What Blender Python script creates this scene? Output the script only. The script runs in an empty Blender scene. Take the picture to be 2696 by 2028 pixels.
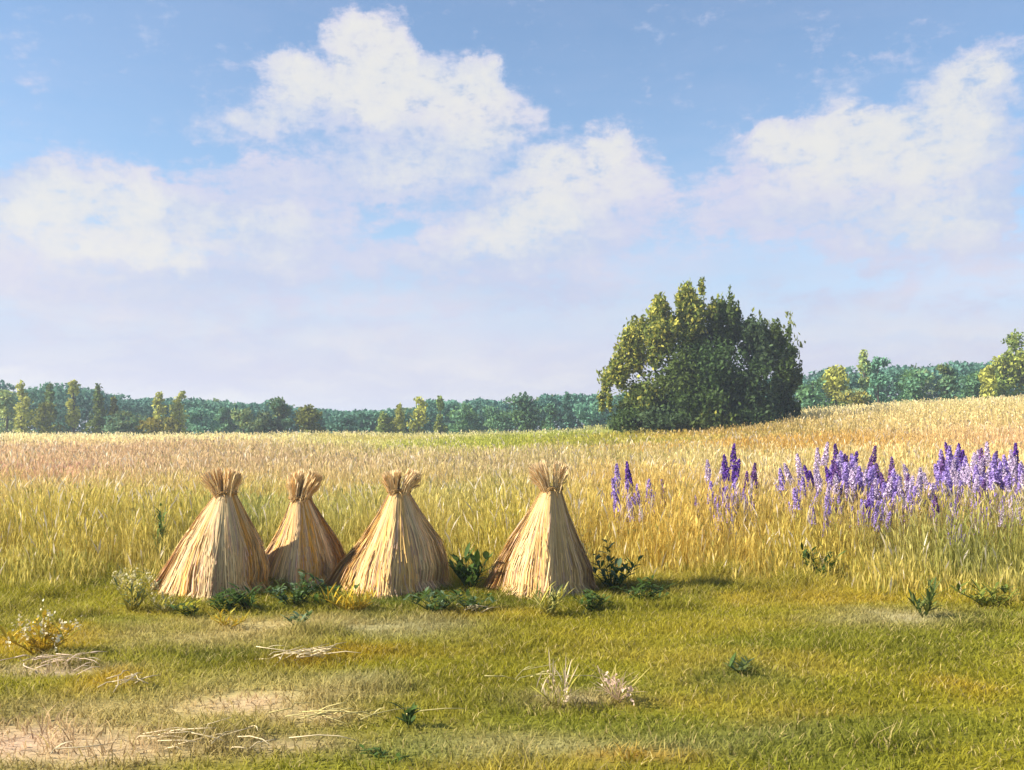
import bpy, math, random
import numpy as np
from mathutils import Vector

random.seed(7)
rng = np.random.default_rng(7)
C = bpy.context.scene.collection
SC = bpy.context.scene

# ------------------------------------------------------------------ camera
EYE = 1.9
FPX = 995.0            # focal length in picture widths of 1024
HORIZON = 431.0
cam_data = bpy.data.cameras.new("camera")
cam_data.sensor_width = 36.0
cam_data.lens = 36.0 * FPX / 1024.0
cam_data.shift_y = (HORIZON - 385.0) / 1024.0
cam_data.clip_start = 0.1
cam_data.clip_end = 6000.0
cam = bpy.data.objects.new("camera", cam_data)
cam.location = (0, 0, EYE)
cam.rotation_euler = (math.radians(90), 0, 0)
C.objects.link(cam)
SC.camera = cam

# ------------------------------------------------------------------ view, light
SC.view_settings.view_transform = 'Standard'
SC.view_settings.look = 'None'
SC.view_settings.gamma = 1.0
SC.view_settings.exposure = 1.15
SC.view_settings.use_curve_mapping = False
SC.cycles.max_bounces = 8
SC.cycles.transmission_bounces = 6
SC.cycles.volume_bounces = 0
SC.cycles.sample_clamp_indirect = 6.0

SUN_EL = math.radians(34)
SUN_BACK = math.radians(-10)          # how far the sun stands beyond straight left
to_sun = Vector((-math.cos(SUN_EL) * math.cos(SUN_BACK), math.cos(SUN_EL) * math.sin(SUN_BACK), math.sin(SUN_EL)))
sun_d = bpy.data.lights.new("sun", 'SUN')
sun_d.energy = 5.0
sun_d.angle = math.radians(0.5)
sun_d.color = (1.0, 0.93, 0.80)
sun = bpy.data.objects.new("sun", sun_d)
sun.rotation_euler = (-to_sun).to_track_quat('-Z', 'Y').to_euler()
sun.location = to_sun * 60
C.objects.link(sun)

# ------------------------------------------------------------------ sky
K = 1024.0 / 2696.0


def sky_dir(sx, sy):
    u = (sx * K - 512.0) / FPX
    v = (HORIZON - sy * K) / FPX
    az = math.atan(u)
    return az, math.atan(v * math.cos(az))


world = bpy.data.worlds.new("World")
SC.world = world
world.use_nodes = True
nt = world.node_tree
for n in list(nt.nodes):
    nt.nodes.remove(n)


def N(tree, kind, **kw):
    n = tree.nodes.new(kind)
    for k, v in kw.items():
        setattr(n, k, v)
    return n


def M(tree, op, a, b=None, c=None, clamp=False):
    n = N(tree, 'ShaderNodeMath', operation=op, use_clamp=clamp)
    for i, v in enumerate((a, b, c)):
        if v is None:
            continue
        if isinstance(v, (int, float)):
            n.inputs[i].default_value = v
        else:
            tree.links.new(v, n.inputs[i])
    return n.outputs[0]


def VM(tree, op, a, b=None, c=None):
    n = N(tree, 'ShaderNodeVectorMath', operation=op)
    for i, v in enumerate((a, b, c)):
        if v is None:
            continue
        if isinstance(v, (tuple, list)):
            n.inputs[i].default_value = v
        else:
            tree.links.new(v, n.inputs[i])
    return n


def SMOOTH(tree, v, lo, hi):
    n = N(tree, 'ShaderNodeMapRange', interpolation_type='SMOOTHSTEP')
    tree.links.new(v, n.inputs[0])
    n.inputs[1].default_value = lo
    n.inputs[2].default_value = hi
    return n.outputs[0]


def MIXC(tree, f, a, b):
    n = N(tree, 'ShaderNodeMix', data_type='RGBA')
    for sock, v in ((n.inputs[0], f), (n.inputs[6], a), (n.inputs[7], b)):
        if isinstance(v, (int, float)):
            sock.default_value = v
        elif isinstance(v, (tuple, list)):
            sock.default_value = (*v, 1.0)
        else:
            tree.links.new(v, sock)
    return n.outputs[2]


# cumulus: (x, y, half width, half height, weight, sunlit) in picture units, turned into directions
CLOUDS = [
    (925, 105, 62, 52, 1.0, 1), (1025, 110, 62, 68, 1.05, 1), (970, 180, 130, 90, 1.0, 1), (1060, 215, 130, 90, .9, .9),
    (765, 205, 72, 48, .9, 1), (840, 250, 150, 70, .85, .9), (1215, 225, 95, 66, .95, 1), (1280, 200, 50, 36, .7, 1),
    (1310, 310, 105, 70, 1.0, 1), (1180, 330, 190, 90, .8, .7),
    (985, 300, 190, 75, .75, .45), (600, 330, 160, 36, .8, .85), (700, 300, 90, 40, .6, .9), (1180, 420, 240, 60, .75, .75), (860, 440, 240, 60, .75, .55),
    (1000, 520, 260, 55, .7, .45), (800, 580, 150, 42, .8, .75), (620, 520, 210, 80, .85, .4), (1120, 470, 180, 45, .6, .7),
    (205, 465, 80, 74, 1.0, .85), (345, 485, 80, 66, 1.05, 1), (70, 570, 220, 70, .95, .5), (210, 580, 120, 70, 1.0, .8), (420, 590, 190, 80, 1.0, .65), (300, 650, 300, 70, .6, .35),
    (365, 640, 60, 40, .7, .85), (490, 680, 55, 32, .7, .9), (120, 700, 280, 70, .75, .4), (480, 720, 280, 70, .7, .35),
    (1605, 370, 58, 52, 1.05, 1), (1510, 425, 100, 54, .95, 1), (1440, 455, 62, 48, .8, 1), (1640, 450, 90, 75, .95, .95), (1430, 530, 130, 60, .95, .95),
    (1560, 550, 170, 90, .75, .5), (1300, 610, 150, 55, .85, .85), (1200, 680, 200, 60, .7, .6), (1480, 690, 260, 90, .75, .4), (1690, 560, 80, 90, .5, .6),
    (2215, 300, 58, 60, 1.05, 1), (2290, 335, 74, 58, 1.0, 1), (2110, 380, 150, 46, .8, .9), (2020, 365, 60, 40, .6, .9), (2240, 410, 200, 80, .9, .8),
    (2440, 335, 120, 66, .95, .95), (2520, 240, 100, 56, .9, .95), (2630, 150, 74, 52, .95, 1), (2560, 190, 60, 44, .7, .9), (2250, 190, 110, 30, .38, .6),
    (2490, 400, 130, 70, .8, .7), (2110, 500, 210, 75, .75, .45), (2360, 540, 240, 90, .75, .35), (2290, 600, 170, 55, .65, .5), (2520, 520, 120, 100, .6, .5),
    (2480, 650, 190, 55, .65, .5), (1900, 560, 170, 70, .55, .45), (2620, 640, 140, 50, .4, .4),
    (40, 520, 160, 70, .9, .6), (60, 640, 220, 80, .9, .55), (560, 610, 240, 80, .7, .35), (760, 660, 260, 60, .7, .45), (1380, 600, 200, 90, .8, .6), (2080, 430, 200, 80, .8, .6), (2180, 600, 300, 80, .7, .45), (2480, 480, 160, 130, .8, .55), (2560, 320, 110, 80, .7, .7), 
    (700, 800, 460, 70, .6, .35), (1400, 790, 360, 60, .55, .3), (2350, 790, 420, 70, .6, .35), (180, 830, 330, 80, .6, .5), (900, 690, 240, 50, .5, .5), (1000, 930, 500, 60, .5, .5), (2500, 930, 300, 60, .5, .4),
]
tc = N(nt, 'ShaderNodeTexCoord')
sep = N(nt, 'ShaderNodeSeparateXYZ')
nt.links.new(tc.outputs['Generated'], sep.inputs[0])
az = M(nt, 'ARCTAN2', sep.outputs[0], sep.outputs[1])
el = M(nt, 'ARCSINE', sep.outputs[2])
cmb = N(nt, 'ShaderNodeCombineXYZ')
nt.links.new(az, cmb.inputs[0])
nt.links.new(el, cmb.inputs[1])
P0 = cmb.outputs[0]


def noise(tree, vec, scale, detail=4.0, rough=0.55, dist=0.0, color=False):
    n = N(tree, 'ShaderNodeTexNoise')
    tree.links.new(vec, n.inputs['Vector'])
    n.inputs['Scale'].default_value = scale
    n.inputs['Detail'].default_value = detail
    n.inputs['Roughness'].default_value = rough
    n.inputs['Distortion'].default_value = dist
    return n.outputs['Color' if color else 'Fac']


w1 = VM(nt, 'SUBTRACT', noise(nt, P0, 14.0, 6.0, 0.66, 0.3, True), (0.5, 0.5, 0.5)).outputs[0]
w1 = VM(nt, 'MULTIPLY', w1, (0.062, 0.040, 0.0)).outputs[0]
P1 = VM(nt, 'ADD', P0, w1).outputs[0]
w2 = VM(nt, 'SUBTRACT', noise(nt, P0, 60.0, 5.0, 0.68, 0.0, True), (0.5, 0.5, 0.5)).outputs[0]
w2 = VM(nt, 'MULTIPLY', w2, (0.022, 0.017, 0.0)).outputs[0]
P2 = VM(nt, 'ADD', P1, w2).outputs[0]
F = None
B = None
for sx, sy, rx, ry, wgt, lit in CLOUDS:
    a, e = sky_dir(sx, sy)
    qx, qy = FPX / (rx * 1.42 * K), FPX / (ry * 1.42 * K)
    q = VM(nt, 'MULTIPLY_ADD', P2, (qx, qy, 0.0), (-a * qx, -e * qy, 0.0)).outputs[0]
    d2 = VM(nt, 'DOT_PRODUCT', q, q).outputs['Value']
    s = M(nt, 'SUBTRACT', 1.0, d2, clamp=True)
    F = M(nt, 'MULTIPLY', s, wgt) if F is None else M(nt, 'MULTIPLY_ADD', s, wgt, F)
    B = M(nt, 'MULTIPLY', s, lit * wgt) if B is None else M(nt, 'MULTIPLY_ADD', s, lit * wgt, B)
# thin drawn-out veils between the heaps
rot = N(nt, 'ShaderNodeMapping')
nt.links.new(P1, rot.inputs['Vector'])
rot.inputs['Rotation'].default_value = (0, 0, math.radians(-14))
rot.inputs['Scale'].default_value = (3.0, 13.0, 1.0)
veil = noise(nt, rot.outputs[0], 1.6, 7.0, 0.62, 0.4)
fine = noise(nt, P0, 90.0, 4.0, 0.6)
mid = noise(nt, P1, 19.0, 8.0, 0.66)
stroke = N(nt, 'ShaderNodeMapping')
nt.links.new(P0, stroke.inputs['Vector'])
stroke.inputs['Rotation'].default_value = (0, 0, math.radians(-28))
stroke.inputs['Scale'].default_value = (34.0, 90.0, 1.0)
brush = noise(nt, stroke.outputs[0], 1.0, 5.0, 0.65)
F = M(nt, 'MINIMUM', F, 1.15)
low = SMOOTH(nt, el, 0.30, 0.10)                     # more veil towards the ground
f1 = M(nt, 'MULTIPLY_ADD', M(nt, 'SUBTRACT', mid, 0.5), 2.3, F)
f1 = M(nt, 'MULTIPLY_ADD', M(nt, 'SUBTRACT', fine, 0.5), 0.7, f1)
f1 = M(nt, 'MULTIPLY_ADD', M(nt, 'SUBTRACT', brush, 0.5), 1.9, f1)
mask_c = SMOOTH(nt, f1, 0.12, 1.15)
mask_v = M(nt, 'MULTIPLY', SMOOTH(nt, veil, 0.36, 0.72), M(nt, 'MULTIPLY_ADD', low, 0.60, 0.08))
haze_low = M(nt, 'MULTIPLY', SMOOTH(nt, el, 0.22, 0.05), 0.92)
one_minus = lambda v: M(nt, 'SUBTRACT', 1.0, v)
mask = one_minus(M(nt, 'MULTIPLY', M(nt, 'MULTIPLY', one_minus(M(nt, 'MULTIPLY', mask_c, 0.95)), one_minus(mask_v)), one_minus(haze_low)))
bl = M(nt, 'MULTIPLY_ADD', M(nt, 'SUBTRACT', mid, 0.5), 2.4, M(nt, 'MINIMUM', B, 1.5))
bl = M(nt, 'MULTIPLY_ADD', M(nt, 'SUBTRACT', fine, 0.5), 0.7, bl)
bl = M(nt, 'MULTIPLY_ADD', M(nt, 'SUBTRACT', brush, 0.5), 1.0, bl)
lit_f = M(nt, 'MULTIPLY', SMOOTH(nt, bl, 0.32, 2.0), 0.95)
tone = noise(nt, rot.outputs[0], 1.1, 3.0, 0.5)
shade_col = MIXC(nt, SMOOTH(nt, tone, 0.38, 0.62), (0.58, 0.67, 0.90), (0.73, 0.73, 0.91))
veil_col = MIXC(nt, SMOOTH(nt, el, 0.02, 0.20), MIXC(nt, SMOOTH(nt, veil, 0.38, 0.66), (0.70, 0.69, 0.87), (0.90, 0.87, 0.89)), shade_col)
cloud_col = MIXC(nt, lit_f, veil_col, (0.93, 0.91, 0.86))

sky = N(nt, 'ShaderNodeTexSky', sky_type='NISHITA')
sky.sun_disc = False
sky.sun_elevation = SUN_EL
sky.sun_rotation = math.atan2(to_sun.x, to_sun.y)
sky.altitude = 100
sky.air_density = 1.1
sky.dust_density = 0.15
sky.ozone_density = 3.0
bg_sky = N(nt, 'ShaderNodeBackground')
nt.links.new(sky.outputs[0], bg_sky.inputs[0])
bg_sky.inputs[1].default_value = 0.080
bg_cl = N(nt, 'ShaderNodeBackground')
nt.links.new(cloud_col, bg_cl.inputs[0])
bg_cl.inputs[1].default_value = 0.42
mixs = N(nt, 'ShaderNodeMixShader')
nt.links.new(mask, mixs.inputs[0])
nt.links.new(bg_sky.outputs[0], mixs.inputs[1])
nt.links.new(bg_cl.outputs[0], mixs.inputs[2])
outw = N(nt, 'ShaderNodeOutputWorld')
nt.links.new(mixs.outputs[0], outw.inputs[0])
world.cycles.sampling_method = 'MANUAL'
world.cycles.sample_map_resolution = 512

# ------------------------------------------------------------------ helpers


def hash2(ix, iy, seed):
    h = (ix.astype(np.int64) * 374761393 + iy.astype(np.int64) * 668265263 + seed * 982451653) & 0x7fffffff
    h = ((h ^ (h >> 13)) * 1274126177) & 0x7fffffff
    return ((h ^ (h >> 16)) & 0xffff) / 65535.0


def vnoise(x, y, seed=0):
    x = np.asarray(x, float)
    y = np.asarray(y, float)
    ix, iy = np.floor(x), np.floor(y)
    fx, fy = x - ix, y - iy
    fx = fx * fx * (3 - 2 * fx)
    fy = fy * fy * (3 - 2 * fy)
    a = hash2(ix, iy, seed)
    b = hash2(ix + 1, iy, seed)
    c = hash2(ix, iy + 1, seed)
    d = hash2(ix + 1, iy + 1, seed)
    return (a * (1 - fx) + b * fx) * (1 - fy) + (c * (1 - fx) + d * fx) * fy


def fbm(x, y, seed=0, oct=3):
    s, a, t = 0.0, 1.0, 0.0
    for i in range(oct):
        s = s + a * vnoise(np.asarray(x) * 2 ** i, np.asarray(y) * 2 ** i, seed + i * 17)
        t += a
        a *= 0.55
    return s / t


def sstep(a, b, x):
    t = np.clip((np.asarray(x, float) - a) / (b - a), 0, 1)
    return t * t * (3 - 2 * t)


CREST = 80.0
PX = [-400, -60, -41, -14, 0, 11, 20, 29, 41, 60, 110, 400]
PZ = [0.7, 0.70, 0.68, 0.72, 1.20, 1.75, 2.4, 3.15, 3.8, 4.5, 5.2, 5.5]


def profile(x):
    x = np.asarray(x, float)
    s = 0.0
    for dx in (-6, -3, 0, 3, 6):
        s = s + np.interp(x + dx, PX, PZ)
    return s / 5


def ground_h(x, y):
    x = np.asarray(x, float)
    y = np.asarray(y, float)
    t = sstep(14, CREST, y) - 0.22 * sstep(CREST, 125, y)
    bumps = 0.05 * (fbm(x * 0.5, y * 0.5, 3) - 0.5) * np.exp(-np.abs(y - 8) / 30)
    return profile(x) * t + bumps


def gz(x, y):
    return float(ground_h(np.array([x]), np.array([y]))[0])


def gpos(sx, sy, lift=0.0):
    """A picture spot on the near, level ground as a place in the field."""
    d = (EYE - lift) * FPX / (sy * K - HORIZON)
    return (sx * K - 512.0) / FPX * d, d


def xat(sx, d):
    return (sx * K - 512.0) / FPX * d


def zat(sy, d):
    return EYE + (HORIZON - sy * K) / FPX * d


def mesh_obj(name, verts, quads=None, tris=None, cols=None, mat=None, parent=None, smooth=False):
    me = bpy.data.meshes.new(name)
    verts = np.asarray(verts, np.float32).reshape(-1, 3)
    quads = np.zeros((0, 4), np.int32) if quads is None else np.asarray(quads, np.int32).reshape(-1, 4)
    tris = np.zeros((0, 3), np.int32) if tris is None else np.asarray(tris, np.int32).reshape(-1, 3)
    nq, ntri = len(quads), len(tris)
    me.vertices.add(len(verts))
    me.vertices.foreach_set('co', verts.ravel())
    loops = np.concatenate([quads.ravel(), tris.ravel()]).astype(np.int32)
    me.loops.add(len(loops))
    me.loops.foreach_set('vertex_index', loops)
    me.polygons.add(nq + ntri)
    starts = np.concatenate([np.arange(nq) * 4, nq * 4 + np.arange(ntri) * 3]).astype(np.int32)
    me.polygons.foreach_set('loop_start', starts)
    me.update(calc_edges=True)
    if smooth:
        me.polygons.foreach_set('use_smooth', np.ones(nq + ntri, bool))
    if cols is not None:
        at = me.color_attributes.new('tint', 'FLOAT_COLOR', 'POINT')
        c4 = np.ones((len(verts), 4), np.float32)
        c4[:, :3] = cols
        at.data.foreach_set('color', c4.ravel())
    if mat is not None:
        me.materials.append(mat)
    o = bpy.data.objects.new(name, me)
    C.objects.link(o)
    if parent is not None:
        o.parent = parent
    return o


def tag(o, label=None, cat=None, group=None, kind=None):
    if label:
        o['label'] = label
    if cat:
        o['category'] = cat
    if group:
        o['group'] = group
    if kind:
        o['kind'] = kind
    return o


def thing(name, label, cat, loc, rotz=0.0, group=None):
    o = bpy.data.objects.new(name, None)
    o.empty_display_size = 0.2
    C.objects.link(o)
    o.location = loc
    o.rotation_euler = (0, 0, rotz)
    return tag(o, label, cat, group)


def copy_thing(root, loc, rotz, scale, label, group=None):
    r = root.copy()
    C.objects.link(r)
    r.location = loc
    r.rotation_euler = (0, 0, rotz)
    r.scale = (scale, scale, scale)
    r['label'] = label
    if group:
        r['group'] = group
    elif 'group' in r:
        del r['group']
    for ch in list(root.children):
        c = ch.copy()
        C.objects.link(c)
        c.parent = r
        for g in ch.children:
            d = g.copy()
            C.objects.link(d)
            d.parent = c
    return r


# ------------------------------------------------------------------ materials


def plant_mat(name, translucent=0.3, rough=0.6, vary=0.25, spec=0.25, nscale=3.0):
    m = bpy.data.materials.new(name)
    m.use_nodes = True
    t = m.node_tree
    for n in list(t.nodes):
        t.nodes.remove(n)
    at = N(t, 'ShaderNodeAttribute', attribute_name='tint')
    g = N(t, 'ShaderNodeNewGeometry')
    nz = noise(t, g.outputs['Position'], nscale, 3.0, 0.6)
    hsv = N(t, 'ShaderNodeHueSaturation')
    t.links.new(at.outputs['Color'], hsv.inputs['Color'])
    t.links.new(M(t, 'MULTIPLY_ADD', nz, 2 * vary, 1.0 - vary), hsv.inputs['Value'])
    bs = N(t, 'ShaderNodeBsdfPrincipled')
    t.links.new(hsv.outputs[0], bs.inputs['Base Color'])
    bs.inputs['Roughness'].default_value = rough
    bs.inputs['Specular IOR Level'].default_value = spec
    out = N(t, 'ShaderNodeOutputMaterial')
    if translucent > 0:
        tr = N(t, 'ShaderNodeBsdfTranslucent')
        t.links.new(hsv.outputs[0], tr.inputs[0])
        mx = N(t, 'ShaderNodeMixShader')
        mx.inputs[0].default_value = translucent
        t.links.new(bs.outputs[0], mx.inputs[1])
        t.links.new(tr.outputs[0], mx.inputs[2])
        t.links.new(mx.outputs[0], out.inputs[0])
    else:
        t.links.new(bs.outputs[0], out.inputs[0])
    return m


MAT_GRASS = plant_mat('grass_blades', 0.46, 0.65, 0.12, 0.15, 1.2)
MAT_LEAF = plant_mat('leaves', 0.34, 0.65, 0.18, 0.14, 0.9)
MAT_FAR = plant_mat('far_leaves', 0.30, 0.7, 0.20, 0.1, 0.25)
MAT_STRAW = plant_mat('straw', 0.12, 0.6, 0.14, 0.25, 14.0)
MAT_PETAL = plant_mat('petals', 0.30, 0.6, 0.15, 0.15, 9.0)
MAT_BARK = plant_mat('bark', 0.0, 0.9, 0.3, 0.1, 6.0)

mg = bpy.data.materials.new('meadow_soil')
mg.use_nodes = True
t = mg.node_tree
bs = t.nodes['Principled BSDF']
at = N(t, 'ShaderNodeAttribute', attribute_name='tint')
g = N(t, 'ShaderNodeNewGeometry')
nz = noise(t, g.outputs['Position'], 9.0, 6.0, 0.7)
hsv = N(t, 'ShaderNodeHueSaturation')
t.links.new(at.outputs['Color'], hsv.inputs['Color'])
t.links.new(M(t, 'MULTIPLY_ADD', nz, 0.9, 0.45), hsv.inputs['Value'])
t.links.new(hsv.outputs[0], bs.inputs['Base Color'])
bs.inputs['Roughness'].default_value = 0.95
bs.inputs['Specular IOR Level'].default_value = 0.1
bp = N(t, 'ShaderNodeBump')
bp.inputs['Strength'].default_value = 0.6
bp.inputs['Distance'].default_value = 0.03
t.links.new(nz, bp.inputs['Height'])
t.links.new(bp.outputs[0], bs.inputs['Normal'])

# ------------------------------------------------------------------ what colour the vegetation has where
OLIVE = np.array((0.34, 0.305, 0.023))


def near_patch(sx, sy, rx, ry, col, w=1.0):
    x, d = gpos(sx, sy)
    d0 = gpos(sx, sy + ry)[1]
    d1 = gpos(sx, max(sy - ry, 1250))[1]
    return (x, d, rx * K / FPX * d, max(0.12, (d1 - d0) / 2), np.array(col), w)


SHORT = [near_patch(*p) for p in [
    (60, 1945, 300, 62, (0.62, 0.42, 0.27), 1.0), (360, 1965, 240, 46, (0.58, 0.42, 0.24), .85), (690, 1855, 230, 34, (0.64, 0.44, 0.27), .95), (300, 1860, 260, 30, (0.56, 0.42, 0.2), .6), (740, 1960, 170, 30, (0.52, 0.38, 0.22), .8),
    (130, 1768, 170, 14, (0.55, 0.42, 0.27), 1.0), (1030, 1650, 190, 28, (0.42, 0.38, 0.22), .8), (500, 1680, 210, 30, (0.50, 0.41, 0.18), .8),
    (720, 1655, 230, 26, (0.56, 0.43, 0.18), .9), (120, 1690, 120, 34, (0.62, 0.38, 0.02), .9), (265, 1800, 80, 26, (0.62, 0.40, 0.03), .9),
    (560, 1810, 260, 34, (0.50, 0.42, 0.14), .8), (960, 1800, 160, 24, (0.46, 0.40, 0.20), .8), (300, 1900, 170, 25, (0.50, 0.42, 0.12), .6),
    (770, 1740, 120, 22, (0.42, 0.24, 0.012), .9), (960, 1720, 180, 18, (0.40, 0.25, 0.015), .7), (1260, 1620, 160, 16, (0.42, 0.27, 0.02), .8), (1700, 1992, 130, 18, (0.55, 0.29, 0.015), .9),
    (1580, 1560, 110, 12, (0.42, 0.24, 0.02), .9), (560, 1735, 160, 28, (0.17, 0.18, 0.02), .9), (1000, 1585, 420, 22, (0.11, 0.15, 0.02), .9),  # last one: dark weedy grass with the shade under the stooks painted in
    (1700, 1560, 260, 20, (0.16, 0.17, 0.03), .6), (2330, 1700, 260, 40, (0.20, 0.205, 0.02), .8), (1930, 1790, 150, 34, (0.15, 0.18, 0.03), .8), (2570, 1660, 170, 60, (0.22, 0.23, 0.02), .6),  # first one puts the pale stook's cast shadow into the grass colour
    (2390, 1630, 170, 20, (0.55, 0.46, 0.26), .8), (1560, 1970, 300, 30, (0.44, 0.40, 0.18), .7), (1130, 1960, 140, 34, (0.30, 0.32, 0.10), .6), (1330, 1960, 120, 26, (0.42, 0.36, 0.14), .6),
    (1650, 1660, 360, 44, (0.40, 0.345, 0.022), .7), (2250, 1580, 280, 20, (0.58, 0.42, 0.05), .8), (2620, 1870, 120, 60, (0.40, 0.34, 0.03), .5), (2000, 1930, 260, 30, (0.27, 0.27, 0.08), .6),
    (1480, 1845, 150, 20, (0.50, 0.38, 0.22), .8), (2550, 1815, 80, 25, (0.50, 0.33, 0.03), .7), (30, 1620, 160, 24, (0.40, 0.35, 0.05), .8), (1200, 1800, 170, 60, (0.26, 0.235, 0.016), .6),
]]


def blend(x, y, base, patches, seed):
    c = np.repeat(np.asarray(base, float)[None, :], len(x), 0) if np.ndim(base) == 1 else np.array(base, float)
    nx = (fbm(x * 1.6, y * 1.6, seed) - 0.5)
    ny = (fbm(x * 1.6, y * 1.6, seed + 5) - 0.5)
    for px, py, rx, ry, col, w in patches:
        q = ((x - px) / rx + 1.5 * nx) ** 2 + ((y - py) / ry + 1.5 * ny) ** 2
        f = (w * np.exp(-0.9 * q))[:, None]
        c = c * (1 - f) + col[None, :] * f
    return c


def short_col(x, y):
    n = fbm(x * 0.9, y * 0.9, 40)
    base = OLIVE[None, :] * (0.70 + 0.6 * n)[:, None]
    m1 = sstep(0.5, 0.7, fbm(x * 0.55 + 7, y * 0.8, 44))[:, None]
    m2 = sstep(0.5, 0.7, fbm(x * 0.6 + 31, y * 0.9, 47))[:, None]
    base = base * (1 - .7 * m1) + np.array((0.235, 0.25, 0.025)) * .7 * m1
    base = base * (1 - .55 * m2) + np.array((0.52, 0.39, 0.06)) * .55 * m2
    return blend(x, y, base, SHORT, 60)


TALL = [   # (x, y, rx, ry, colour, weight) in metres on the field
    (-17, 42, 14, 12, np.array((0.62, 0.40, 0.24)), .9), (-12, 25, 2.6, 4, np.array((0.66, 0.34, 0.24)), .9), (-6, 30, 8, 8, np.array((0.60, 0.41, 0.26)), .8), (1, 27, 3, 6, np.array((0.56, 0.42, 0.26)), .6),
    (-1, 60, 9, 20, np.array((0.42, 0.44, 0.03)), 1.0), (6, 62, 6, 20, np.array((0.34, 0.40, 0.03)), 1.0), (14, 60, 9, 7, np.array((0.66, 0.40, 0.06)), .9), (-11, 72, 8, 5, np.array((0.55, 0.44, 0.06)), .7), (2, 55, 2.5, 5, np.array((0.42, 0.39, 0.04)), .5),
    (9.5, 44, 6, 6, np.array((0.66, 0.36, 0.05)), .95), (5.2, 43, 1.4, 4, np.array((0.60, 0.30, 0.03)), .8), (14, 40, 3, 6, np.array((0.66, 0.40, 0.07)), .8), (15.5, 55, 3, 7, np.array((0.27, 0.19, 0.02)), .8),
    (22, 40, 5, 6, np.array((0.74, 0.44, 0.24)), .7), (28, 46, 4, 6, np.array((0.74, 0.46, 0.28)), .6), (30, 64, 14, 16, np.array((0.72, 0.58, 0.27)), .9), (20, 66, 4, 8, np.array((0.70, 0.55, 0.25)), .7),
    (-4.1, 15, .5, 1.6, np.array((0.20, 0.27, 0.06)), .9), (-4.9, 17, .5, 1.6, np.array((0.24, 0.28, 0.06)), .7), (-6.5, 15, 1.6, 2.2, np.array((0.46, 0.37, 0.035)), .7), (-2.6, 16, .7, 2, np.array((0.32, 0.33, 0.08)), .7), (-.6, 17, .8, 2, np.array((0.32, 0.33, 0.09)), .6),
    (-1.0, 13.3, 2.2, .8, np.array((0.44, 0.38, 0.07)), .5), (0.1, 13.6, .6, 2, np.array((0.50, 0.40, 0.03)), .6), (2.4, 15, 1.4, 3, np.array((0.70, 0.50, 0.10)), .8), (3.6, 20, 2.2, 6, np.array((0.72, 0.50, 0.12)), .8), (4.3, 13.4, 1.0, 1.4, np.array((0.55, 0.44, 0.05)), .6),
    (7.6, 12.6, 2.0, 1.3, np.array((0.30, 0.31, 0.06)), .8), (6.0, 13.0, .8, 1.2, np.array((0.27, 0.30, 0.07)), .7), (8.0, 19, 3, 4, np.array((0.62, 0.45, 0.34)), .6), (6.2, 15.5, .6, 1.5, np.array((0.64, 0.46, 0.07)), .7), (-7.2, 12.2, 2, .9, np.array((0.36, 0.33, 0.05)), .7),
]


def tall_col(x, y):
    n = fbm(x * 0.35, y * 0.25, 80)
    a = np.array((0.64, 0.50, 0.13))       # standing hay
    b = np.array((0.82, 0.65, 0.32))        # ripe straw further out
    c = np.array((0.86, 0.75, 0.40))        # pale crest
    f = sstep(16, 34, y + 10 * (n - 0.5))[:, None]
    g_ = sstep(46, 74, y + 10 * (n - 0.5))[:, None]
    base = (a * (1 - f) + b * f) * (1 - g_) + c * g_
    base = base * (0.82 + 0.36 * fbm(x * 1.1, y * 0.8, 85))[:, None]
    return blend(x, y, base, TALL, 90)


STOOKS_AT = []          # filled below, needed to keep the grass out of them
FRONT_X = np.array([-30, -9, -6, -4, -2, 0, 2, 4, 6, 8, 12, 30.])
FRONT_Y = np.array([11.9, 11.9, 12.2, 12.5, 12.6, 12.5, 12.3, 11.9, 11.3, 10.8, 10.4, 10.])


def front(x):
    return np.interp(x, FRONT_X, FRONT_Y)


# ------------------------------------------------------------------ ground
gx = np.concatenate([-np.geomspace(1500, 60, 16), np.linspace(-54, -16, 20), np.linspace(-15, 15, 121), np.linspace(16, 54, 20), np.geomspace(60, 1500, 16)])
gy = np.concatenate([-np.geomspace(1500, 30, 12), np.linspace(-20, 3, 12), np.linspace(4, 20, 97), np.linspace(21, 130, 74), np.geomspace(140, 1500, 16)])
X, Y = np.meshgrid(gx, gy)
xf, yf = X.ravel(), Y.ravel()
zf = ground_h(xf, yf)
nx_, ny_ = len(gx), len(gy)
idx = np.arange(nx_ * ny_).reshape(ny_, nx_)
q = np.stack([idx[:-1, :-1], idx[:-1, 1:], idx[1:, 1:], idx[1:, :-1]], -1).reshape(-1, 4)
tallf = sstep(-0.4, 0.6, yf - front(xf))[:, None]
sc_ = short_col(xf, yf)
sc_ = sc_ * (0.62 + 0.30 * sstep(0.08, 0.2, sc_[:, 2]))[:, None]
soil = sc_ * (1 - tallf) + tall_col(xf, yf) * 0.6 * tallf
farf = sstep(82, 95, yf)[:, None]
soil = soil * (1 - farf) + np.array((0.22, 0.24, 0.06)) * farf
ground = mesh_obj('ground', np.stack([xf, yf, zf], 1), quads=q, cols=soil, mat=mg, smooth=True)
tag(ground, 'gently rising meadow ground under the grass', None, None, 'structure')

# ------------------------------------------------------------------ grass


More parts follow.
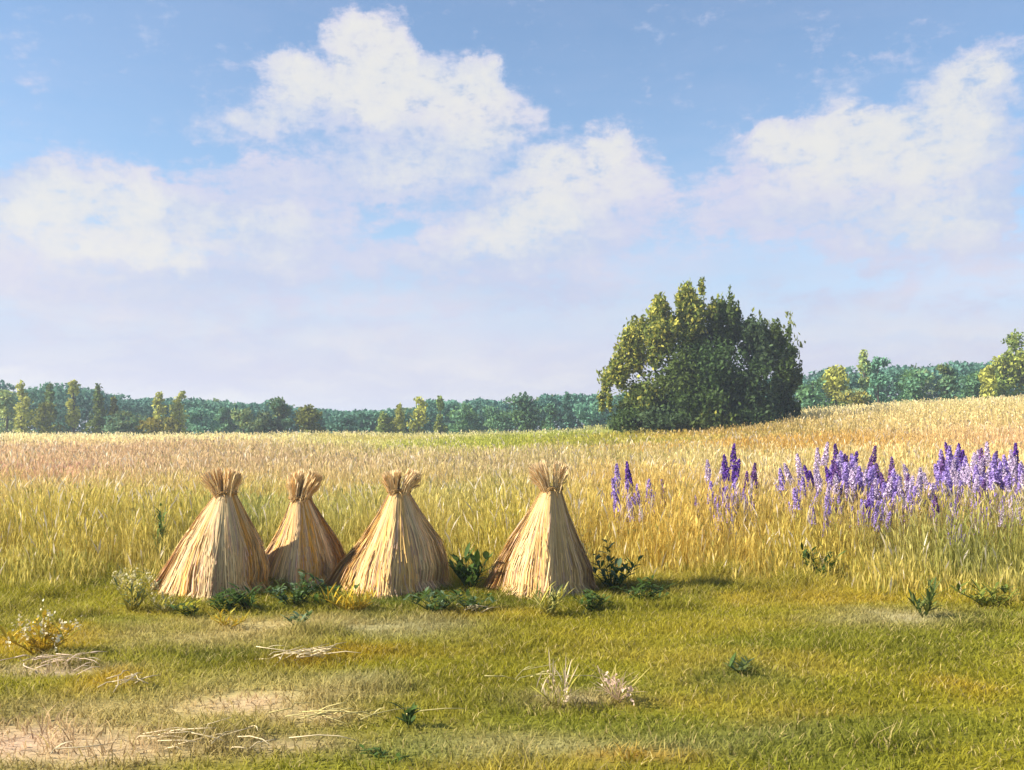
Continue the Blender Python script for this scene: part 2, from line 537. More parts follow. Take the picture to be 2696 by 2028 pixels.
def blade_arrays(p, h, w, lean, yaw, phi, colb, colt):
    n = len(p)
    side = np.stack([np.cos(yaw), np.sin(yaw), np.zeros(n)], 1) * (w * 0.5)[:, None]
    ld = np.stack([np.cos(phi), np.sin(phi), np.zeros(n)], 1) * lean[:, None]
    up = np.array((0, 0, 1.0))[None, :] * h[:, None]
    v = np.empty((n, 5, 3))
    v[:, 0] = p - side
    v[:, 1] = p + side
    m = p + up * 0.55 + ld * 0.30
    v[:, 2] = m + side * 0.85
    v[:, 3] = m - side * 0.85
    v[:, 4] = p + up + ld
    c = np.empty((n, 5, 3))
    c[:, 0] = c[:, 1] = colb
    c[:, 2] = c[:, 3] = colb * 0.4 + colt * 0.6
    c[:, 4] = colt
    b = (np.arange(n) * 5)[:, None]
    return v.reshape(-1, 3), b + np.array([[0, 1, 2, 3]]), b + np.array([[3, 2, 4]]), c.reshape(-1, 3)


def ear_arrays(p, h, w, lean, yaw, phi, colb, colt, ear_l, ear_w):
    n = len(p)
    sd = np.stack([np.cos(yaw), np.sin(yaw), np.zeros(n)], 1)
    ld = np.stack([np.cos(phi), np.sin(phi), np.zeros(n)], 1) * lean[:, None]
    up = np.array((0, 0, 1.0))[None, :] * h[:, None]
    fr = np.clip(1 - ear_l / h, 0.3, 0.95)[:, None]
    v = np.empty((n, 7, 3))
    v[:, 0] = p - sd * (w * .5)[:, None]
    v[:, 1] = p + sd * (w * .5)[:, None]
    a = p + up * fr + ld * fr ** 2
    v[:, 2] = a + sd * (w * .35)[:, None]
    v[:, 3] = a - sd * (w * .35)[:, None]
    fm = fr + (1 - fr) * 0.45
    b_ = p + up * fm + ld * fm ** 2
    v[:, 4] = b_ + sd * (ear_w * .5)[:, None]
    v[:, 5] = b_ - sd * (ear_w * .5)[:, None]
    v[:, 6] = p + up * 0.99 + ld * 1.05
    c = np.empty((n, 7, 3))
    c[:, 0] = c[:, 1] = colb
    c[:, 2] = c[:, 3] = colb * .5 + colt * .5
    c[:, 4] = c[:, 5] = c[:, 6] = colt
    k = (np.arange(n) * 7)[:, None]
    qd = np.concatenate([k + np.array([[0, 1, 2, 3]]), k + np.array([[3, 2, 4, 5]])])
    return v.reshape(-1, 3), qd, k + np.array([[5, 4, 6]]), c.reshape(-1, 3)


def join(parts):
    V, Q, T, CC, off = [], [], [], [], 0
    for v, q_, t_, c in parts:
        V.append(v)
        Q.append(np.asarray(q_).reshape(-1, 4) + off)
        T.append(np.asarray(t_).reshape(-1, 3) + off)
        CC.append(c)
        off += len(v)
    return np.concatenate(V), np.concatenate(Q), np.concatenate(T), np.concatenate(CC)


def spread(n, y0, y1, power=1.0, half=0.58, extra=2.0):
    """n places between two distances, inside a wedge somewhat wider than the picture."""
    out = []
    yy = y0 + (y1 - y0) * rng.random(n * 3) ** power
    xx = (rng.random(n * 3) * 2 - 1) * (half * y1 + extra)
    ok = np.abs(xx) < half * yy + extra
    return xx[ok][:n], yy[ok][:n]


def keep_clear(x, y):
    ok = np.ones(len(x), bool)
    for sx_, sy_, r in STOOKS_AT:
        ok &= (x - sx_) ** 2 + (y - sy_) ** 2 > r * r
    return ok


GROW = []


def grow_grass():
    R = rng
    # the mown foreground
    x, y = spread(250000, 4.6, 13.6, 0.85, 0.58, 1.2)
    ok = keep_clear(x, y) & (y < front(x) + 1.8)
    x, y = x[ok], y[ok]
    bare = fbm(x * 1.3, y * 1.3, 200)
    col = short_col(x, y)
    pale = (col[:, 0] > 0.42) & (col[:, 2] > 0.15)
    keep = (bare > 0.1) & (~pale | (R.random(len(x)) < 0.38))
    x, y, col, bare = x[keep], y[keep], col[keep], bare[keep]
    n = len(x)
    h = (0.025 + 0.05 * R.random(n)) * (0.35 + 1.1 * fbm(x * 2.2, y * 2.2, 210) + 1.5 * sstep(0.62, 0.8, fbm(x * 1.1, y * 1.5, 215))) * (1 + 1.1 * sstep(-1.6, 0.2, y - front(x)))
    j = (0.72 + 0.56 * R.random((n, 1)))
    dry = (R.random(n) < 0.10)[:, None]
    tint = np.where(dry, np.array((0.58, 0.46, 0.17)) * (0.7 + .5 * R.random((n, 1))), col * j)
    p = np.stack([x, y, ground_h(x, y) - 0.004], 1)
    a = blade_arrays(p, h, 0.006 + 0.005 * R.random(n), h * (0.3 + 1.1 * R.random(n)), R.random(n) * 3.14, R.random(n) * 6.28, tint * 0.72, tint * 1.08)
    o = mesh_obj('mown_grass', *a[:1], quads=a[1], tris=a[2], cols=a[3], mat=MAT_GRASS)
    tag(o, 'short olive green mown grass covering the foreground', 'grass', None, 'stuff')

    # the standing hay meadow
    parts = []
    for (n0, y0, y1, pw, wk) in ((170000, 9.8, 24, 1.05, 1.0), (120000, 23, 46, 1.0, 2.0), (120000, 45, 84, 1.0, 3.6)):
        x, y = spread(n0, y0, y1, pw, 0.60, 2.5)
        edge = y - front(x) - 2.4 * (fbm(x * 0.9, y * 0.9, 230) - 0.5) + 0.2
        lime = ((x - 2) / 14) ** 2 + ((y - 62) / 22) ** 2
        ok = keep_clear(x, y) & (edge > 0) & (R.random(len(x)) < 0.35 + 0.65 * sstep(0, 1.0, edge))
        x, y, edge, lime = x[ok], y[ok], edge[ok], lime[ok]
        n = len(x)
        grow = 0.22 + 0.78 * sstep(0.0, 2.6, edge)
        grow = grow * (0.62 + 0.72 * fbm(x * 0.6, y * 0.6, 240)) * (0.55 + 0.45 * sstep(0.5, 1.4, lime))
        h = 0.92 * grow * (0.62 + 0.45 * R.random(n))
        col = tall_col(x, y) * (0.74 + 0.52 * R.random((n, 1)))
        gn = (R.random(n) < 0.08 + 0.14 * (1 - sstep(0, 3, edge)))[:, None]
        col = np.where(gn, col * 0.45 + np.array((0.22, 0.25, 0.035)) * 0.55, col)
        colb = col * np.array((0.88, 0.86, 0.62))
        p = np.stack([x, y, ground_h(x, y) - 0.01], 1)
        yaw = R.normal(0.0, 0.75, n)
        phi = R.normal(0.15, 1.0, n) + np.where(R.random(n) < 0.5, 0, math.pi)
        ear = R.random(n) < 0.42
        le = h * (0.06 + 0.22 * R.random(n))
        e = ~ear
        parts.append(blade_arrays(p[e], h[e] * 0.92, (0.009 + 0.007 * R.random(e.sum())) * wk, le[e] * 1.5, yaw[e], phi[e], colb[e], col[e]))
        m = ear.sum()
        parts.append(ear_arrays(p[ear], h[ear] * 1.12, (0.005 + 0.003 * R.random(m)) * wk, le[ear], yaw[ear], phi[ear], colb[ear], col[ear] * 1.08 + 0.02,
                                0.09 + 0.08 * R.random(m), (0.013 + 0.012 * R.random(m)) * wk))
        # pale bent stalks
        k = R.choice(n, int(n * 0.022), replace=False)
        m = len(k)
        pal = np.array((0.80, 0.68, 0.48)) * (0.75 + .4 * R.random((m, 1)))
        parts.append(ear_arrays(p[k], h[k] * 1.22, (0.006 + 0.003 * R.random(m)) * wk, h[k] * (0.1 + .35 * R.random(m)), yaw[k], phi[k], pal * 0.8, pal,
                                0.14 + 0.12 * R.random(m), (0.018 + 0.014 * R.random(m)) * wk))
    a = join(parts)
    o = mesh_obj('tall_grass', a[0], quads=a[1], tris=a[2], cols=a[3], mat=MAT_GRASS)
    tag(o, 'tall ripe straw coloured meadow grass filling the field behind the stooks', 'grass', None, 'stuff')


# ------------------------------------------------------------------ tubes and leaves


def tube(path, radii, sides=6, col=(0.1, 0.08, 0.05), caps=True):
    path = np.asarray(path, float)
    n = len(path)
    V = []
    for i in range(n):
        d = path[min(i + 1, n - 1)] - path[max(i - 1, 0)]
        d = d / (np.linalg.norm(d) + 1e-9)
        ref = np.array((0, 0, 1.0)) if abs(d[2]) < 0.9 else np.array((1.0, 0, 0))
        a = np.cross(d, ref)
        a /= np.linalg.norm(a) + 1e-9
        b = np.cross(d, a)
        for k in range(sides):
            th = 2 * math.pi * k / sides
            V.append(path[i] + radii[i] * (a * math.cos(th) + b * math.sin(th)))
    Q = []
    for i in range(n - 1):
        for k in range(sides):
            k2 = (k + 1) % sides
            Q.append((i * sides + k, i * sides + k2, (i + 1) * sides + k2, (i + 1) * sides + k))
    T = []
    if caps:
        V.append(path[0])
        V.append(path[-1])
        for k in range(sides):
            k2 = (k + 1) % sides
            T.append((n * sides, k2, k))
            T.append((n * sides + 1, (n - 1) * sides + k, (n - 1) * sides + k2))
    V = np.array(V)
    return V, np.array(Q), np.array(T, int).reshape(-1, 3), np.repeat(np.asarray(col, float)[None, :], len(V), 0)


def rand_dirs(n):
    v = rng.normal(size=(n, 3))
    return v / np.linalg.norm(v, axis=1)[:, None]


def leaf_quads(p, size, col, up_bias=0.35, aspect=0.5):
    """Many small leaf faces: two bent halves of a pointed leaf each."""
    n = len(p)
    ax = rand_dirs(n)
    ax[:, 2] += up_bias
    ax /= np.linalg.norm(ax, axis=1)[:, None]
    r = rand_dirs(n)
    sd = np.cross(ax, r)
    sd /= np.linalg.norm(sd, axis=1)[:, None] + 1e-9
    nn = np.cross(ax, sd)
    s = size[:, None]
    v = np.empty((n, 4, 3))
    v[:, 0] = p - ax * s * 0.5
    v[:, 1] = p + sd * s * aspect * 0.5 + nn * s * 0.08
    v[:, 2] = p + ax * s * 0.5
    v[:, 3] = p - sd * s * aspect * 0.5 + nn * s * 0.08
    b = (np.arange(n) * 4)[:, None]
    tr = np.concatenate([b + np.array([[0, 1, 2]]), b + np.array([[0, 2, 3]])])
    c = np.repeat(col, 4, 0)
    return v.reshape(-1, 3), np.zeros((0, 4), int), tr, c


def ball_points(n, shell=0.55):
    d = rand_dirs(n)
    r = (shell + (1 - shell) * rng.random(n) ** 0.7)
    r = np.where(rng.random(n) < 0.3, rng.random(n) ** 0.5 * shell, r)
    return d * r[:, None]


# ------------------------------------------------------------------ stooks


def make_stook(sx, base_sy, d, neck_sy, top_sy, left, right, tuft_l, tuft_r, neck_w, label, seed, warm):
    """left / right: how far the skirt reaches (picture units) at neck, .8, .5, .25 and 0 of the neck's height."""
    global rng
    R = np.random.default_rng(seed)
    x0 = xat(sx, d)
    z0 = gz(x0, d)
    u = K / FPX * d
    zn = zat(neck_sy, d) - z0
    zt = zat(top_sy, d) - z0
    hs = [0, .25, .5, .8, 1.0]
    L = [v * u for v in reversed(left)]
    Rr = [v * u for v in reversed(right)]
    t_ = thing('straw_stook', label, 'stook', (x0, d, z0), 0, 'straw stooks standing in a row at the meadow edge')
    STOOKS_AT.append((x0 - 0.08, d, 0.42))

    hs2 = [0, .10, .25, .5, .72, .88, 1.0]
    L2 = [np.interp(v, hs, L) * k for v, k in zip(hs2, (.98, .99, .98, .95, .89, .79, .66))]
    R2 = [np.interp(v, hs, Rr) * k for v, k in zip(hs2, (.88, .98, 1.03, 1.04, .96, .80, .66))]
    lob = R.random(4) * 6.28
    lean = R.normal(0, 0.05)
    ridge = R.normal(0.0, 0.12)

    def rad(th, hh):
        l = np.interp(hh, hs2, L2)
        r = np.interp(hh, hs2, R2)
        c = np.cos(th)
        f = 0.5 - 0.5 * c                      # 1 on the left, 0 on the right
        f = f * f * (3 - 2 * f)
        base = l * f + r * (1 - f)
        dep = np.abs(np.sin(th))
        base = base * (1 + 0.05 * dep)
        fold = 1 + 0.13 * (vnoise(th * 1.9 + seed * 3.1, hh * 2.6 + seed, seed + 30) - 0.5) * (1 - 0.5 * hh) * np.clip(np.sin(th * .5) * 3, 0, 1) + (0.03 * np.sin(5 * th + lob[0]) + 0.035 * np.sin(8 * th + lob[1] + hh * 1.2) + 0.03 * np.sin(13 * th + lob[2])) * (1 - 0.6 * hh)
        pn = 1.08
        dia = (np.abs(np.cos(th + ridge)) ** pn + np.abs(np.sin(th + ridge)) ** pn) ** (-1 / pn)
        dia = dia * (1 - 0.35 * hh) + 0.35 * hh
        return base * fold * dia

    def surf(th, hh, k=1.0):
        r = rad(th, hh) * k
        return np.stack([r * np.cos(th), r * np.sin(th), hh * zn], -1)

    def straw_col(th, n):
        band = vnoise(th * 2.6 + seed, th * 0 + 3, seed)
        band2 = vnoise(th * 7 + seed, th * 0 + 9, seed + 4)
        gold = np.array((0.80, 0.50, 0.15))
        orange = np.array((0.80, 0.42, 0.06))
        cream = np.array((0.88, 0.68, 0.38))
        pink = np.array((0.66, 0.42, 0.26))
        c = gold[None] * (1 - band)[:, None] + cream[None] * band[:, None]
        f = (sstep(0.60, 0.85, band2) * warm)[:, None]
        c = c * (1 - f) + orange[None] * f
        g2 = (R.random(n) < 0.2)[:, None]
        c = np.where(g2, pink[None], c)
        return c * (0.62 + 0.52 * R.random((n, 1)))

    # inner mass
    TH = np.linspace(0, 2 * math.pi, 73)[:-1]
    HH = np.linspace(0, 1.0, 22)
    tt, hh = np.meshgrid(TH, HH)
    V = surf(tt.ravel(), hh.ravel(), 0.88)
    V[:, 2] += 0.0
    nT, nH = len(TH), len(HH)
    ii = np.arange(nT * nH).reshape(nH, nT)
    Q = np.stack([ii[:-1], np.roll(ii, -1, 1)[:-1], np.roll(ii, -1, 1)[1:], ii[1:]], -1).reshape(-1, 4)
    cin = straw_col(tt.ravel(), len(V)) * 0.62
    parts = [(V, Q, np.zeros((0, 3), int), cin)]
    # straws lying down the skirt
    n = 12500
    th = R.random(n) * 2 * math.pi
    hi = np.where(R.random(n) < 0.45, 1.0, 0.35 + 0.65 * R.random(n))
    lo = np.maximum(-0.01, hi - (0.35 + 0.65 * R.random(n)))
    lo = np.where(R.random(n) < 0.55, 0.0 - 0.015 * R.random(n), lo)
    kk = 0.91 + 0.15 * R.random(n)
    dth = R.normal(0, 0.10, n)
    seg = 5
    VV = np.empty((n, seg, 2, 3))
    wv = 0.0032 + 0.0040 * R.random(n)
    fly = np.where(R.random(n) < 0.16, 0.03 + 0.10 * R.random(n), 0.0)
    for s in range(seg):
        f = s / (seg - 1)
        h_ = hi * (1 - f) + lo * f
        thx = th + dth * f + 0.02 * np.sin(6 * f + th * 9)
        c = surf(thx, np.maximum(h_, 0), kk + fly * f * f)
        c[:, 2] = np.maximum(h_ * zn, 0.004 + 0.0 * h_)
        sdir = np.stack([-np.sin(thx), np.cos(thx), np.zeros(n)], -1)
        rdir = np.stack([np.cos(thx), np.sin(thx), np.full(n, 0.4)], -1)
        tw = R.normal(0, 0.28, n)
        wd = (sdir * np.cos(tw)[:, None] + rdir * np.sin(tw)[:, None]) * (wv * (0.55 + 0.6 * f))[:, None]
        VV[:, s, 0] = c - wd
        VV[:, s, 1] = c + wd
    b = (np.arange(n) * seg * 2)[:, None]
    qs = np.concatenate([b + np.array([[2 * s, 2 * s + 1, 2 * s + 3, 2 * s + 2]]) for s in range(seg - 1)])
    cs = np.repeat(straw_col(th, n), seg * 2, 0)
    parts.append((VV.reshape(-1, 3), qs, np.zeros((0, 3), int), cs))
    # frayed butts splayed at the foot
    n = 700
    th = R.random(n) * 2 * math.pi
    c0 = surf(th, np.full(n, 0.10) + 0.08 * R.random(n), 1.0)
    out = np.stack([np.cos(th + R.normal(0, .4, n)), np.sin(th + R.normal(0, .4, n)), np.zeros(n)], -1)
    ln = 0.10 + 0.14 * R.random(n)
    c1 = c0 + out * (ln * 0.55)[:, None]
    c1[:, 2] = 0.005 + 0.06 * R.random(n)
    sd = np.stack([-np.sin(th), np.cos(th), np.zeros(n)], -1) * 0.004
    v = np.stack([c0 - sd, c0 + sd, c1 + sd * 1.4, c1 - sd * 1.4], 1)
    b = (np.arange(n) * 4)[:, None]
    parts.append((v.reshape(-1, 3), b + np.array([[0, 1, 2, 3]]), np.zeros((0, 3), int), np.repeat(straw_col(th, n), 4, 0)))
    a = join(parts)
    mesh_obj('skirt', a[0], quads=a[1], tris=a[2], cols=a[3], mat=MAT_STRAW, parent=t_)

    # head of ears spreading above the band, in two bunches
    rn = neck_w * u * 0.34
    n = 1700
    sidep = R.random(n) < 0.52
    fan = np.where(sidep, R.uniform(-1.0, -0.10, n), R.uniform(0.16, 1.0, n))
    dep = R.normal(0, 0.33, n)
    hh = (zt - zn) * (0.68 + 0.55 * R.random(n)) * (1.05 - 0.22 * np.abs(fan))
    reach = np.where(fan < 0, tuft_l * u, tuft_r * u)
    p0 = np.stack([fan * rn * 0.9, dep * rn * 1.3, np.full(n, zn - 0.05)], 1)
    p1 = np.stack([np.sign(fan) * np.abs(fan) ** 0.75 * reach * 0.90 * (0.85 + .25 * R.random(n)), dep * reach.mean() * 0.9 + R.normal(0, .02, n), zn + hh], 1)
    p1[:, 0] += lean
    p1[:, 2] -= np.where(R.random(n) < .25, 0.10 * R.random(n), 0)
    pm = p0 * 0.42 + p1 * 0.58
    pm[:, 0] = p0[:, 0] * 0.55 + p1[:, 0] * 0.45
    ang = R.random(n) * 3.14
    sd = np.stack([np.cos(ang), np.sin(ang), np.zeros(n)], 1)
    w0 = 0.0028
    w1_ = (0.005 + 0.006 * R.random(n))[:, None]
    v = np.stack([p0 - sd * w0, p0 + sd * w0, pm + sd * w0, pm - sd * w0, pm * .3 + p1 * .7 + sd * w1_, pm * .3 + p1 * .7 - sd * w1_, p1], 1)
    b = (np.arange(n) * 7)[:, None]
    qq = np.concatenate([b + np.array([[0, 1, 2, 3]]), b + np.array([[3, 2, 4, 5]])])
    tt_ = b + np.array([[5, 4, 6]])
    cc = np.repeat(straw_col(fan * 2, n) * 0.6 + np.array((0.84, 0.70, 0.44)) * 0.4, 7, 0)
    mesh_obj('ear_tuft', v.reshape(-1, 3), quads=qq, tris=tt_, cols=cc, mat=MAT_STRAW, parent=t_)

    # straw rope twisted round the neck
    parts = []
    for ply in range(3):
        th = np.linspace(0, 2 * math.pi * 2.05, 70)
        ph = th * 9 + ply * 2.09
        rr = rn * 1.06 + 0.012 + 0.010 * np.cos(ph)
        path = np.stack([rr * np.cos(th), rr * np.sin(th), zn - 0.012 + 0.024 * (th / 12.9) + 0.010 * np.sin(ph)], 1)
        parts.append(tube(path, np.full(70, 0.0095), 5, np.array((0.36, 0.21, 0.07)) * (0.8 + 0.2 * ply)))
    for s_ in (-1, 1):
        path = np.array([(0.02 * s_, -rn - 0.02, zn), (0.05 * s_, -rn - 0.05, zn - 0.03), (0.07 * s_, -rn - 0.06, zn - 0.11)])
        parts.append(tube(path, [0.009, 0.007, 0.003], 5, (0.40, 0.25, 0.09)))
    a = join(parts)
    mesh_obj('binding_band', a[0], quads=a[1], tris=a[2], cols=a[3], mat=MAT_STRAW, parent=t_, smooth=True)
    return t_


make_stook(592, 1588, 11.75, 1298, 1240, (34, 70, 122, 158, 186), (42, 60, 92, 106, 108), 62, 48, 72,
           'straw stook at the left end of the row with a wide trailing skirt', 11, 0.9)
make_stook(790, 1570, 12.45, 1310, 1246, (32, 42, 70, 106, 148), (38, 56, 88, 112, 116), 54, 42, 70,
           'smallest narrow straw stook, second in the row, behind grey green weeds', 12, 1.0)
make_stook(1050, 1572, 12.0, 1292, 1242, (34, 58, 100, 146, 184), (38, 62, 108, 130, 136), 62, 48, 74,
           'broad straw stook third in the row, right of the smallest stook', 13, 0.6)
make_stook(1452, 1592, 11.7, 1286, 1222, (34, 66, 108, 140, 164), (36, 44, 66, 96, 116), 62, 52, 70,
           'pale yellow straw stook standing apart at the right end of the row', 14, 0.35)

grow_grass()

# ------------------------------------------------------------------ the big bush
DARKLEAF = np.array((0.055, 0.100, 0.024))
OLIVELEAF = np.array((0.27, 0.30, 0.05))
SUNLITLEAF = np.array((0.58, 0.54, 0.10))  # yellow leaves paint the sunlight into the left lobes
GREYLEAF = np.array((0.11, 0.15, 0.10))
BD = 68.0
BUSH = [  # picture x, y, half width, half height, leaves, tint, depth offset
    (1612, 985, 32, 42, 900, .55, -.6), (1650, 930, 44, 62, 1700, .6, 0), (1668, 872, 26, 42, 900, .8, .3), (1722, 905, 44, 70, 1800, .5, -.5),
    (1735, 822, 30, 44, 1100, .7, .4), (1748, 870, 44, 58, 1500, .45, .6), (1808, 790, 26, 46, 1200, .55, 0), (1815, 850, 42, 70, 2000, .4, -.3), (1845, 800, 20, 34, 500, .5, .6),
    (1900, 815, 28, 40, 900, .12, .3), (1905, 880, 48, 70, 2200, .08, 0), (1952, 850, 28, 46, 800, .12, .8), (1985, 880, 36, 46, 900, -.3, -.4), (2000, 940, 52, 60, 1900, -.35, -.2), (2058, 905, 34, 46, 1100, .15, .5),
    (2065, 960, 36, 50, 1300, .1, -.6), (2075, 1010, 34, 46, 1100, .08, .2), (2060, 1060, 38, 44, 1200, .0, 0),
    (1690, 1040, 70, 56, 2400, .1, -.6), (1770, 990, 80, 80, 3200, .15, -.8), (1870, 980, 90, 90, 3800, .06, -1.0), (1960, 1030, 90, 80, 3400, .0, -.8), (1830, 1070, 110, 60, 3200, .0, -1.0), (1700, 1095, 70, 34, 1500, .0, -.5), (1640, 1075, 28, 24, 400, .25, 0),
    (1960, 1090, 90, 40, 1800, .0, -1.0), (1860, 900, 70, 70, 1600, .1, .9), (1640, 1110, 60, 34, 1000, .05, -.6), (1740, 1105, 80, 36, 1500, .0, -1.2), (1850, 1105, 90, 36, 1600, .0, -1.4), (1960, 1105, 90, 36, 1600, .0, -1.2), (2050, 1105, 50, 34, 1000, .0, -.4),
]
_sh = np.random.default_rng(5)
_top = [(1590, 985), (1620, 930), (1645, 868), (1672, 842), (1700, 830), (1735, 785), (1765, 815), (1795, 745), (1820, 742), (1850, 775), (1875, 805), (1895, 782), (1925, 790), (1955, 825), (1990, 838), (2015, 858), (2045, 862), (2075, 845), (2098, 900), (2108, 950), (2100, 1010), (2105, 1060), (1585, 1020)]
for tx, ty in _top:                      # pointed shoots along the outline
    for _k in range(3):
        BUSH.append((tx + _sh.normal(0, 10), ty + 38 + _sh.normal(0, 12), 7 + 5 * _sh.random(), 24 + 16 * _sh.random(), 95, .5 if tx < 1860 else .16, _sh.normal(0, .5)))  # left shoots get the sunlit tint too
bx0 = xat(1850, BD)
bz0 = gz(bx0, BD)
bush = thing('leafy_bush', 'large dense dark green bush with several upright lobes standing alone at the field crest', 'bush', (bx0, BD, bz0))
parts = []
limbs = []
for sx_, sy_, rx, ry, nl, tn, dy in BUSH:
    sx_ = 1848 + (sx_ - 1848) * 0.955
    cx, cz = xat(sx_, BD) - bx0, zat(sy_, BD) - bz0
    rxm, rzm = rx * K / FPX * BD, ry * K / FPX * BD
    nl = int(nl * 1.35)
    if rx > 60:
        tn = tn + rng.choice([-.30, -.12, .05, .22])
    sub = rand_dirs(14) * 0.80 * rng.random((14, 1)) ** 0.4          # sprays within the lobe
    pk = sub[rng.integers(0, 14, nl)] + rng.normal(0, 0.19, (nl, 3))
    mixp = rng.random(nl) < 0.22
    pk[mixp] = ball_points(mixp.sum(), 0.5)
    p = np.stack([cx + pk[:, 0] * rxm * 0.98, dy * 2.0 + pk[:, 1] * min(rxm, 2.8) * 1.1, cz + pk[:, 2] * rzm * 1.02], 1)
    p[:, 2] = np.maximum(p[:, 2], 0.05)
    sz = 0.17 + 0.24 * rng.random(nl) ** 1.5
    j = rng.random((nl, 1))
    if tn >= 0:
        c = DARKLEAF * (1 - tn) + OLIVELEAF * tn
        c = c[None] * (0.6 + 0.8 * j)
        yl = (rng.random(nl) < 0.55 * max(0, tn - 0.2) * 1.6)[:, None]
        c = np.where(yl, SUNLITLEAF[None] * (0.7 + .5 * j), c)
    else:
        c = (DARKLEAF * (1 + tn) - GREYLEAF * tn)[None] * (0.6 + 0.8 * j)
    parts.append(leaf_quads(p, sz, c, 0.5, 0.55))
    if rx > 20:
        limbs.append((cx, dy * 1.4, cz, rzm))
# stray leaves on shoot tips along the outline
for sx_, sy_ in [(1815, 745), (1800, 752), (1890, 785), (1925, 790), (1972, 845), (1990, 828), (2018, 850), (2035, 855), (2078, 828), (2085, 850), (2072, 858), (1738, 785), (1710, 815), (1668, 840), (1585, 980), (1598, 975), (1580, 1000), (2095, 890), (2105, 905), (2100, 985), (1655, 860), (1725, 800), (2090, 930)]:
    n = 9
    p = np.array((xat(sx_, BD) - bx0, 0, zat(sy_, BD) - bz0)) + rng.normal(0, 0.16, (n, 3))
    parts.append(leaf_quads(p, 0.22 + 0.26 * rng.random(n), OLIVELEAF[None] * (0.5 + 0.9 * rng.random((n, 1))), 1.4, 0.42))
a = join(parts)
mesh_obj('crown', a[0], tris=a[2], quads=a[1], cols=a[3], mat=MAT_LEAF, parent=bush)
parts = []
for k, (cx, cy, cz, rz) in enumerate(limbs):
    bxs = cx * 0.28 + rng.normal(0, .25)
    path = [(bxs, cy * .4, -0.1), (bxs * .7 + cx * .3, cy * .6, cz * .4), (cx * .9 + bxs * .1, cy, cz * .8), (cx, cy, cz + rz * .7)]
    parts.append(tube(path, [0.15, 0.10, 0.055, 0.016], 6, (0.075, 0.06, 0.04)))
a = join(parts)
mesh_obj('stems', a[0], tris=a[2], quads=a[1], cols=a[3], mat=MAT_BARK, parent=bush, smooth=True)

# ------------------------------------------------------------------ the trees of the far edge
TEAL = np.array((0.14, 0.29, 0.18))
TEALD = np.array((0.075, 0.165, 0.125))
OLIVET = np.array((0.15, 0.16, 0.022))
YEL = np.array((0.50, 0.50, 0.10))
GRN = np.array((0.15, 0.25, 0.06))
GOLD = np.array((0.42, 0.32, 0.03))


def far_tree(sx, top_sy, width, d, shape, ca, cb, label, kind='tree', trunk_h=0.18):
    """A tree of its own: tapered trunk with limbs, crown of leaf sprays."""
    x = xat(sx, d)
    z = gz(x, d)
    H = zat(top_sy + (9 if shape == 'column' else 3), d) - z
    W = width * K / FPX * d * 0.66
    t_ = thing(kind, label, 'tree', (x, d, z), 0, 'trees along the far field edge')
    lobes = []
    if shape == 'cone':
        for k in range(9):
            f = 0.12 + 0.86 * k / 8
            r = W * (1.0 - f) ** 0.75 + 0.12
            lobes.append((rng.normal(0, r * .15), rng.normal(0, r * .15), H * f, r, H * 0.10))
    elif shape == 'column':
        for k in range(8):
            f = 0.14 + 0.80 * k / 7
            r = W * (1 - 0.5 * abs(f - .5)) * (1.0 if f < .8 else .6)
            lobes.append((rng.normal(0, W * .25), rng.normal(0, W * .25), H * f, r, H * 0.10))
    elif shape == 'loose':
        for k in range(11):
            f = 0.22 + 0.72 * rng.random()
            ang = rng.random() * 6.28
            rr = W * 0.75 * rng.random() ** .5 * (1.1 - 0.7 * f)
            lobes.append((rr * math.cos(ang), rr * math.sin(ang), H * f, W * (.26 + .16 * rng.random()), H * (.07 + .04 * rng.random())))
        lobes.append((0, 0, H * .93, W * .25, H * .07))
    else:
        for k in range(12):
            f = 0.2 + 0.66 * rng.random()
            ang = rng.random() * 6.28
            rr = W * 0.62 * rng.random() ** .5
            lobes.append((rr * math.cos(ang), rr * math.sin(ang), H * f, W * (.42 + .2 * rng.random()), H * (.12 + .06 * rng.random())))
        lobes.append((rng.normal(0, W * .2), 0, H * .86, W * .40, H * .14))
    parts = []
    limbs_ = []
    for lx, ly, lz, lr, lh in lobes:
        n = int(70 + 42 * lr * lh)
        n = min(n, 420)
        p = ball_points(n, 0.5) * np.array((lr, lr, lh)) + np.array((lx, ly, lz)) + rng.normal(0, 0.10, (n, 3))
        p[:, 2] = np.maximum(p[:, 2], 0.1)
        f = np.clip(rng.random((n, 1)) * 0.5 + rng.random() * 0.5, 0, 1)
        c = (ca * (1 - f) + cb * f) * (0.65 + 0.7 * rng.random((n, 1)))
        parts.append(leaf_quads(p, 0.28 + 0.34 * rng.random(n), c, 0.4, 0.62))
        limbs_.append((lx, ly, lz))
    a = join(parts)
    mesh_obj('crown', a[0], tris=a[2], quads=a[1], cols=a[3], mat=MAT_FAR, parent=t_)
    r0 = 0.035 * H * 0.6 + 0.03
    parts = [tube([(0, 0, -0.1), (.03, 0, H * .3), (-.03, .02, H * .6), (0, 0, H * .93)], [r0, r0 * .75, r0 * .45, 0.02], 6, (0.09, 0.075, 0.055))]
    for lx, ly, lz in limbs_[::2]:
        parts.append(tube([(0, 0, max(.3, lz * .55)), (lx * .6, ly * .6, lz * .85), (lx, ly, lz)], [r0 * .4, r0 * .25, 0.015], 5, (0.09, 0.075, 0.055)))
    a = join(parts)
    mesh_obj('trunk', a[0], tris=a[2], quads=a[1], cols=a[3], mat=MAT_BARK, parent=t_, smooth=True)
    return t_


